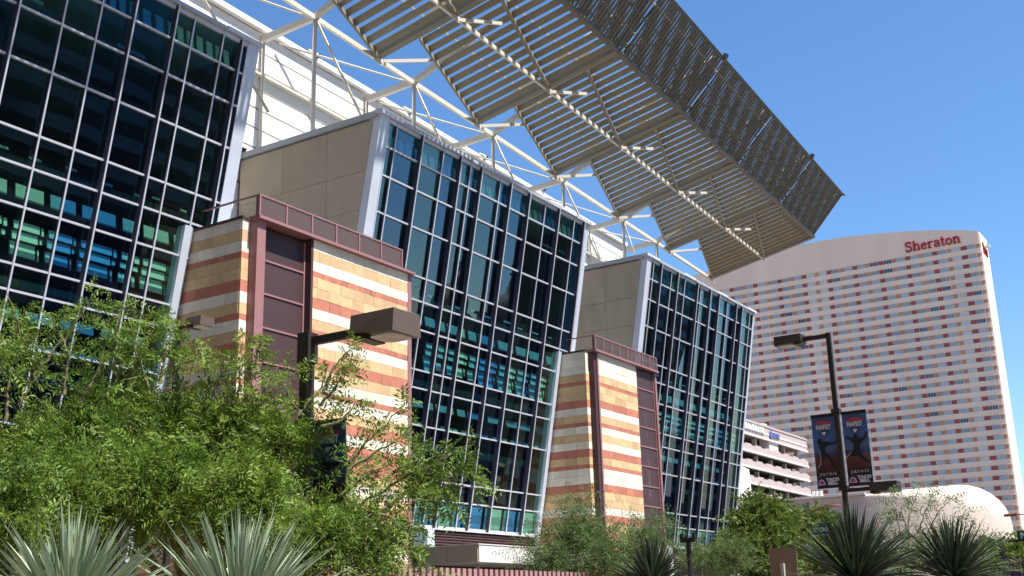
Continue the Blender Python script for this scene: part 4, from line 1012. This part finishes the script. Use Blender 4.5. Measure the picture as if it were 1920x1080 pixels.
# ------------------------------------------------------------------ plants
def fronds(base, dirs, length, pairs, ll, lw, droop=.25, rg=rng, fold=.35):
    """pinnate fronds: arrays of base points and directions -> (N,4,3) leaflet quads"""
    N = len(base); d = dirs/np.linalg.norm(dirs, axis=1, keepdims=True)
    r = rg.normal(size=(N,3)); side = np.cross(d, r); side /= np.linalg.norm(side, axis=1, keepdims=True)
    nrm = np.cross(side, d); flip = np.where(nrm[:,2:3] < 0, -1, 1); nrm *= flip
    ln = length*(.65+.7*rg.random(N))[:,None]
    out = []
    for p in range(pairs):
        t = (p+.6)/pairs
        pos = base + d*ln*t - np.array([0,0,1])*droop*ln*t*t
        for s in (-1, 1):
            sz = (1-.35*abs(t-.45))*(.7+.6*rg.random(N))[:,None]
            ld = side*s*.85 + d*.55 + nrm*fold*(rg.random((N,1))-.3) + rg.normal(size=(N,3))*.16
            ld /= np.linalg.norm(ld, axis=1, keepdims=True)
            wv = np.cross(ld, nrm + rg.normal(size=(N,3))*.35); wv /= np.linalg.norm(wv, axis=1, keepdims=True)
            a = pos; m_ = pos + ld*ll*sz*.5; c = pos + ld*ll*sz - np.array([0,0,1])*ll*.12
            out.append(np.stack([a, m_+wv*lw*sz/2, c, m_-wv*lw*sz/2], 1))
    return np.concatenate(out, 0)
def blob_twigs(c, rad, n, tl, rg, upb=.35, shell=.45):
    v = rg.normal(size=(n,3)); v /= np.linalg.norm(v, axis=1, keepdims=True)
    rr = (rg.random(n)**shell)[:,None]
    p = np.array(c) + v*rr*np.array(rad)
    d = v*.6 + rg.normal(size=(n,3))*.45 + np.array([0,0,upb]); d /= np.linalg.norm(d, axis=1, keepdims=True)
    return p, d*(tl*(.6+.8*rg.random(n)))[:,None]
def twig_fronds(p, d, per, rg, droop=.2):
    B, D = [], []
    for k in range(per):
        t = (k+.3)/per
        pos = p + d*t - np.array([0,0,1])*droop*np.linalg.norm(d,axis=1,keepdims=True)*t*t
        dd = d/np.linalg.norm(d,axis=1,keepdims=True)*.6 + rg.normal(size=p.shape)*.65
        B.append(pos); D.append(dd)
    return np.concatenate(B), np.concatenate(D)
def path_pts(pts, n):
    pts = np.array(pts); seg = np.linalg.norm(np.diff(pts, axis=0), axis=1); s = np.concatenate([[0], np.cumsum(seg)]); t = np.linspace(0, s[-1], n)
    return np.stack([np.interp(t, s, pts[:,k]) for k in range(3)], 1), s[-1]
def plant(name, label, cat, base, blobs, wisps, leaf, bark, tl, per, fl, pairs, ll, lw, seed, group=None, trunk_r=.09, limbs=None, wisp_density=16, droop=.25, upb=.35, show_twigs=.0045):
    rg = np.random.default_rng(seed)
    t = thing(name, base, label, cat, group)
    B, D, br = [], [], MB()
    base = np.array(base, float)
    fork = base + np.array([0,0,.35*max(.6, min(b[0][2] for b in blobs)-base[2])])
    br.tube([base-np.array([0,0,.05]), fork], [trunk_r*1.25, trunk_r], 8)
    for c, rad, n in blobs:
        c = np.array(c)
        mid = (fork*.5+c*.5)+rg.normal(size=3)*.08*np.linalg.norm(c-fork); 
        br.tube([fork, mid, c], [trunk_r*.75, trunk_r*.45, trunk_r*.2], 6)
        p, d = blob_twigs(c, rad, n, tl, rg, upb)
        # secondary branches
        for q in range(7):
            e = c + rg.normal(size=3)*np.array(rad)*.55
            br.tube([mid*.35+c*.65, (c+e)/2+rg.normal(size=3)*.05, e], [trunk_r*.3, trunk_r*.2, trunk_r*.08], 5, False)
        for q in range(0, len(p), 2):
            br.tube([p[q], p[q]+d[q]*.5, p[q]+d[q]-np.array([0,0,.2])*np.linalg.norm(d[q])], [show_twigs, show_twigs*.8, show_twigs*.4], 3, False)
        b, dd = twig_fronds(p, d, per, rg); B.append(b); D.append(dd)
    for w in wisps:
        pts, L_ = path_pts(w, 14)
        pts[1:-1] += rg.normal(size=(12,3))*.012*L_
        br.tube(pts, list(np.linspace(.018, .004, 14)*(trunk_r/.09)), 5, False)
        n = max(6, int(L_*wisp_density)); tt = rg.random(n)**.8; idx = tt*13
        i0 = np.minimum(idx.astype(int), 12); f = (idx-i0)[:,None]
        pos = pts[i0]*(1-f)+pts[i0+1]*f; tang = pts[i0+1]-pts[i0]; tang /= np.linalg.norm(tang,axis=1,keepdims=True)
        # side twigs carrying fronds
        sd = tang*.55 + rg.normal(size=(n,3))*.6; sd /= np.linalg.norm(sd,axis=1,keepdims=True)
        sl = sd*(tl*.62*(.5+rg.random(n)))[:,None]*(1.1-.6*tt)[:,None]
        b, dd = twig_fronds(pos, sl, max(2, per//2+1), rg, .35); B.append(b); D.append(dd)
        for q in range(0, n, 2): br.tube([pos[q], pos[q]+sl[q]*.9-np.array([0,0,.25])*np.linalg.norm(sl[q])], [show_twigs, show_twigs*.5], 3, False)
    V = fronds(np.concatenate(B), np.concatenate(D), fl, pairs, ll, lw, droop, rg)
    br.build('trunk', bark, t, True)
    mesh_obj('crown', quads_mesh('crown', V, leaf), t)
    return len(V)
def PB(px, py, rx, ry, d, n, dep=None, tw=None):
    tw = .34 if d < 15 else (.75 if d < 40 else 1.3)
    c = at_d((px, py), d); s = d/FPX*1.0
    s = np.linalg.norm(c-EYE)/FPX
    r = max(rx, ry)*s if dep is None else dep
    # radii along world axes: horizontal extent rx, vertical ry
    return (c, np.array([max(rx*s*.95-tw*.75, .12), max(rx*s*.95-tw*.75, .12), max(ry*s-tw*.75, .10)]), int(n*.56))
def PW(pts, d, dd=0): return [at_d(p, d+dd*i/(len(pts)-1)) for i, p in enumerate(pts)]
nl = 0
ML = dict(leaf=M['leaf_mesquite'], bark=M['bark'], tl=.38, per=4, fl=.20, pairs=7, ll=.062, lw=.016)
def gbase(px, d, z=.75): p = at_d((px, 1120), d); return (p[0], p[1], z)
nl += plant('mesquite_tree', 'feathery green tree at the far left before the nearest glass bay', 'tree', gbase(60, 10.8),
    [PB(45,860,80,75,11,260), PB(165,795,90,75,11.3,230), PB(120,940,150,90,10.6,520), PB(15,960,80,100,10,260), PB(215,890,90,80,10.9,300)],
    [PW([(80,735),(65,705),(30,605),(12,545)],11), PW([(60,705),(125,630),(165,572),(178,548)],11.2), PW([(120,740),(130,660),(100,600)],10.8), PW([(215,720),(216,640),(222,585),(262,562)],11.3), PW([(10,790),(20,700),(0,620)],10.7), PW([(150,760),(190,680),(200,620)],11), PW([(35,760),(80,690),(45,640)],10.9), PW([(200,780),(260,680),(290,600),(300,575)],11.4), PW([(0,700),(-20,640),(5,590)],10.5)], seed=11, group='feathery trees before the hall', **ML)
ML['leaf'] = M['leaf_mesquite2']
nl += plant('mesquite_tree', 'dense feathery tree hiding the foot of the near stone tower', 'tree', gbase(380, 10.9),
    [PB(315,805,100,70,11.6,300), PB(435,835,110,85,11.2,430), PB(300,925,150,100,10.7,560), PB(460,950,115,100,10.3,460), PB(520,840,60,60,10.7,150), PB(230,780,55,40,11.5,70)],
    [PW([(300,720),(310,650),(330,610)],11.4), PW([(400,745),(418,690),(420,665)],11), PW([(380,780),(395,720),(388,680)],11.2), PW([(480,780),(500,720),(530,680)],10.8), PW([(330,760),(345,700),(320,650)],11.5), PW([(440,780),(450,705),(455,640)],11.1), PW([(455,760),(475,690),(495,628)],10.9), PW([(350,720),(370,670),(365,640)],11.3), PW([(520,760),(545,720),(555,690)],10.8), PW([(240,720),(270,640),(310,600)],11.5), PW([(280,740),(255,650),(240,600)],11.2), PW([(560,780),(600,730),(616,684)],10.6)], seed=12, group='feathery trees before the hall', **ML)
ML['leaf'] = M['leaf_mesquite']
nl += plant('mesquite_tree', 'airy branching tree around the near lamp pole, arching to the right', 'tree', gbase(600, 9.9),
    [PB(610,900,60,70,11.6,110), PB(590,1020,100,55,9.7,300), PB(690,1030,60,40,9.6,130)],
    [PW([(605,735),(625,690),(657,655)],10.2), PW([(600,760),(632,725),(640,700)],10.3), PW([(650,905),(665,850),(720,800),(757,760)],10), PW([(655,880),(715,840),(768,815)],9.9), PW([(650,1005),(715,965),(780,910),(825,865),(884,835)],9.8), PW([(700,965),(760,930),(810,905),(905,915)],9.7), PW([(640,930),(690,890),(735,870)],9.9), PW([(660,985),(720,960),(760,1000),(790,1060)],9.6), PW([(640,960),(700,930),(770,890),(850,895)],9.9), PW([(720,900),(760,870),(850,850)],9.8), PW([(690,985),(735,1010),(765,1050)],9.6), PW([(605,800),(640,790),(665,760)],10.1), PW([(760,915),(800,890),(870,880)],9.8), PW([(640,1010),(690,1020),(740,1065)],9.6), PW([(780,905),(800,930),(790,960)],9.8)], seed=13, group='feathery trees before the hall', wisp_density=16, **ML)
PV = dict(leaf=M['leaf_palo'], bark=M['bark'], tl=.75, per=4, fl=.34, pairs=6, ll=.085, lw=.018)
nl += plant('palo_verde', 'wispy shrub covering the foot of the far stone tower', 'shrub', gbase(1085, 24, .12),
    [PB(1085,1015,60,60,24.5,330), PB(1040,1050,60,40,24,260), PB(1130,1055,60,40,24,230)],
    [PW([(1085,1010),(1075,960),(1060,935)],24.5), PW([(1100,1010),(1110,960),(1095,930)],24.5), PW([(1060,1020),(1030,985),(1000,975)],24), PW([(1050,1040),(1000,1015),(970,1020)],24), PW([(1120,1020),(1150,985),(1170,970)],24.2), PW([(1075,1000),(1090,950),(1080,925)],24.6)], seed=21, group='wispy shrubs along the fence', trunk_r=.07, wisp_density=12, show_twigs=.005, **PV)
nl += plant('palo_verde', 'smaller wispy shrub right of the far stone tower', 'shrub', gbase(1215, 25, .12),
    [PB(1215,1025,42,45,25.5,220), PB(1180,1060,45,30,25,150)],
    [PW([(1215,1010),(1210,985),(1190,968)],25.4), PW([(1220,1010),(1235,985),(1250,975)],25.6), PW([(1200,1020),(1165,1000),(1150,985)],25.2)], seed=22, group='wispy shrubs along the fence', trunk_r=.06, wisp_density=12, show_twigs=.005, **PV)
nl += plant('palo_verde', 'light green shrub beside the base of the farthest glass bay', 'shrub', gbase(1330, 34, .12),
    [PB(1320,1050,60,32,35,260), PB(1375,1045,40,30,35,160)], [], seed=23, group='wispy shrubs along the fence', trunk_r=.06, show_twigs=.008, **PV)
nl += plant('palo_verde', 'tall wispy shrub rising behind the dark spiky plants at right', 'shrub', gbase(1730, 22, .12),
    [PB(1690,1060,80,45,22.5,170), PB(1780,1050,60,40,22.5,110), PB(1840,1070,50,30,23,80)],
    [PW([(1700,1010),(1710,950),(1722,915)],22.5), PW([(1690,1010),(1680,960),(1665,935)],22.4), PW([(1720,1000),(1735,960),(1748,925)],22.6), PW([(1740,1000),(1760,960),(1795,920)],22.6), PW([(1790,1000),(1800,970),(1815,955)],22.6), PW([(1705,1000),(1690,960),(1690,935)],22.4)], seed=24, group='wispy shrubs along the fence', trunk_r=.07, wisp_density=10, show_twigs=.004, **PV)
DT = dict(leaf=M['leaf_dense'], bark=M['bark_brown'], tl=1.3, per=6, fl=.8, pairs=5, ll=.30, lw=.10)
nl += plant('street_tree', 'dense yellow-green street tree right of the farthest glass bay', 'tree', gbase(1430, 60, .12),
    [PB(1425,1000,48,42,60,300), PB(1400,1040,32,40,59,180), PB(1470,1000,34,35,61,200), PB(1450,1050,50,36,59,230), PB(1425,975,30,22,60,120)], [], seed=31, trunk_r=.2, group='street trees beyond the hall', show_twigs=.012, **DT)
nl += plant('street_tree', 'second street tree behind the green street-name sign', 'tree', gbase(1540, 75, .12),
    [PB(1535,1000,42,36,75,260), PB(1570,1030,40,40,76,220), PB(1520,1045,45,35,74,220)], [], seed=32, trunk_r=.2, group='street trees beyond the hall', show_twigs=.012, **DT)
nl += plant('street_tree', 'low green street tree at the right edge behind the wayfinding panel', 'tree', gbase(1890, 70, .12),
    [PB(1885,1055,40,26,70,260), PB(1930,1050,40,28,71,220), PB(1850,1068,40,22,70,200)], [], seed=33, trunk_r=.18, group='street trees beyond the hall', show_twigs=.012, **DT)
# spiky plants
def spiky(name, label, cat, centre, n, L0, w, mat, seed, z0, group, spread=1.0, bias=(0,0,0), trunk=True):
    rg = np.random.default_rng(seed)
    t = thing(name, (centre[0], centre[1], z0), label, cat, group)
    c = np.array(centre)
    MB().tube([(c[0],c[1],z0-.05),(c[0],c[1],(z0+c[2])/2),(c[0],c[1],c[2])],[.13,.11,.09],8).build('trunk', M['bark_brown'], t, True)
    m = MB()
    for i in range(n):
        el = math.radians(rg.uniform(-18, 88))*spread if i % 3 else math.radians(rg.uniform(25,86)); az = rg.uniform(0, 2*math.pi)
        d = np.array([math.cos(el)*math.cos(az), math.cos(el)*math.sin(az), math.sin(el)])+np.array(bias)*rg.random(); d /= np.linalg.norm(d)
        L_ = L0*rg.uniform(.75, 1.1)*(1 if el > 0 else .85); ww = w*rg.uniform(.75,1.2)
        sd = np.cross(d, [0,0,1.0]); sd = unit(sd) if np.linalg.norm(sd) > .05 else np.array([1.,0,0])
        th = rg.uniform(-.7,.7); nn = np.cross(sd, d); sd2 = sd*math.cos(th)+nn*math.sin(th); n2 = np.cross(sd2, d)
        prevs = None; dr = rg.uniform(.02,.16) if rg.random() > .12 else rg.uniform(.25,.5)
        base = len(m.v)
        for t_, wf in ((.02,.75),(.25,1.0),(.5,.92),(.75,.6),(1.0,.03)):
            p = c + d*L_*t_ - np.array([0,0,1])*L_*dr*t_**2.5
            m.v += [tuple(p+sd2*ww*wf/2+n2*ww*.30*wf), tuple(p-n2*ww*.16*wf), tuple(p-sd2*ww*wf/2+n2*ww*.30*wf)]
        for k in range(4):
            b0 = base+k*3
            for q in (0, 1): m.f.append((b0+q, b0+q+1, b0+3+q+1, b0+3+q)); m.m.append(0)
    m.build('leaves', mat, t)
spiky('yucca', 'pale grey-green yucca in the lower left corner', 'yucca', at_d((125,1188), 5.2), 330, .53, .024, M['yucca'], 41, .75, 'pale yuccas in front of the trees')
spiky('yucca', 'pale grey-green yucca right of the corner one, leaves swept right', 'yucca', at_d((445,1195), 5.6), 380, .62, .020, M['yucca'], 42, .75, 'pale yuccas in front of the trees')
spiky('sotol', 'dark spiky plant below the far stone tower', 'spiky plant', at_d((1225,1105), 9.5), 240, .46, .020, M['sotol'], 43, .75, 'dark spiky plants along the bottom')
spiky('sotol', 'dark spiky plant at the foot of the tall banner lamp', 'spiky plant', at_d((1605,1095), 8.2), 330, .56, .020, M['sotol'], 44, .75, 'dark spiky plants along the bottom')
spiky('sotol', 'rightmost dark spiky plant beside the wayfinding panel', 'spiky plant', at_d((1790,1090), 8.6), 290, .49, .019, M['sotol'], 45, .75, 'dark spiky plants along the bottom')
print('leaflets', nl, 'objects', len(bpy.data.objects))
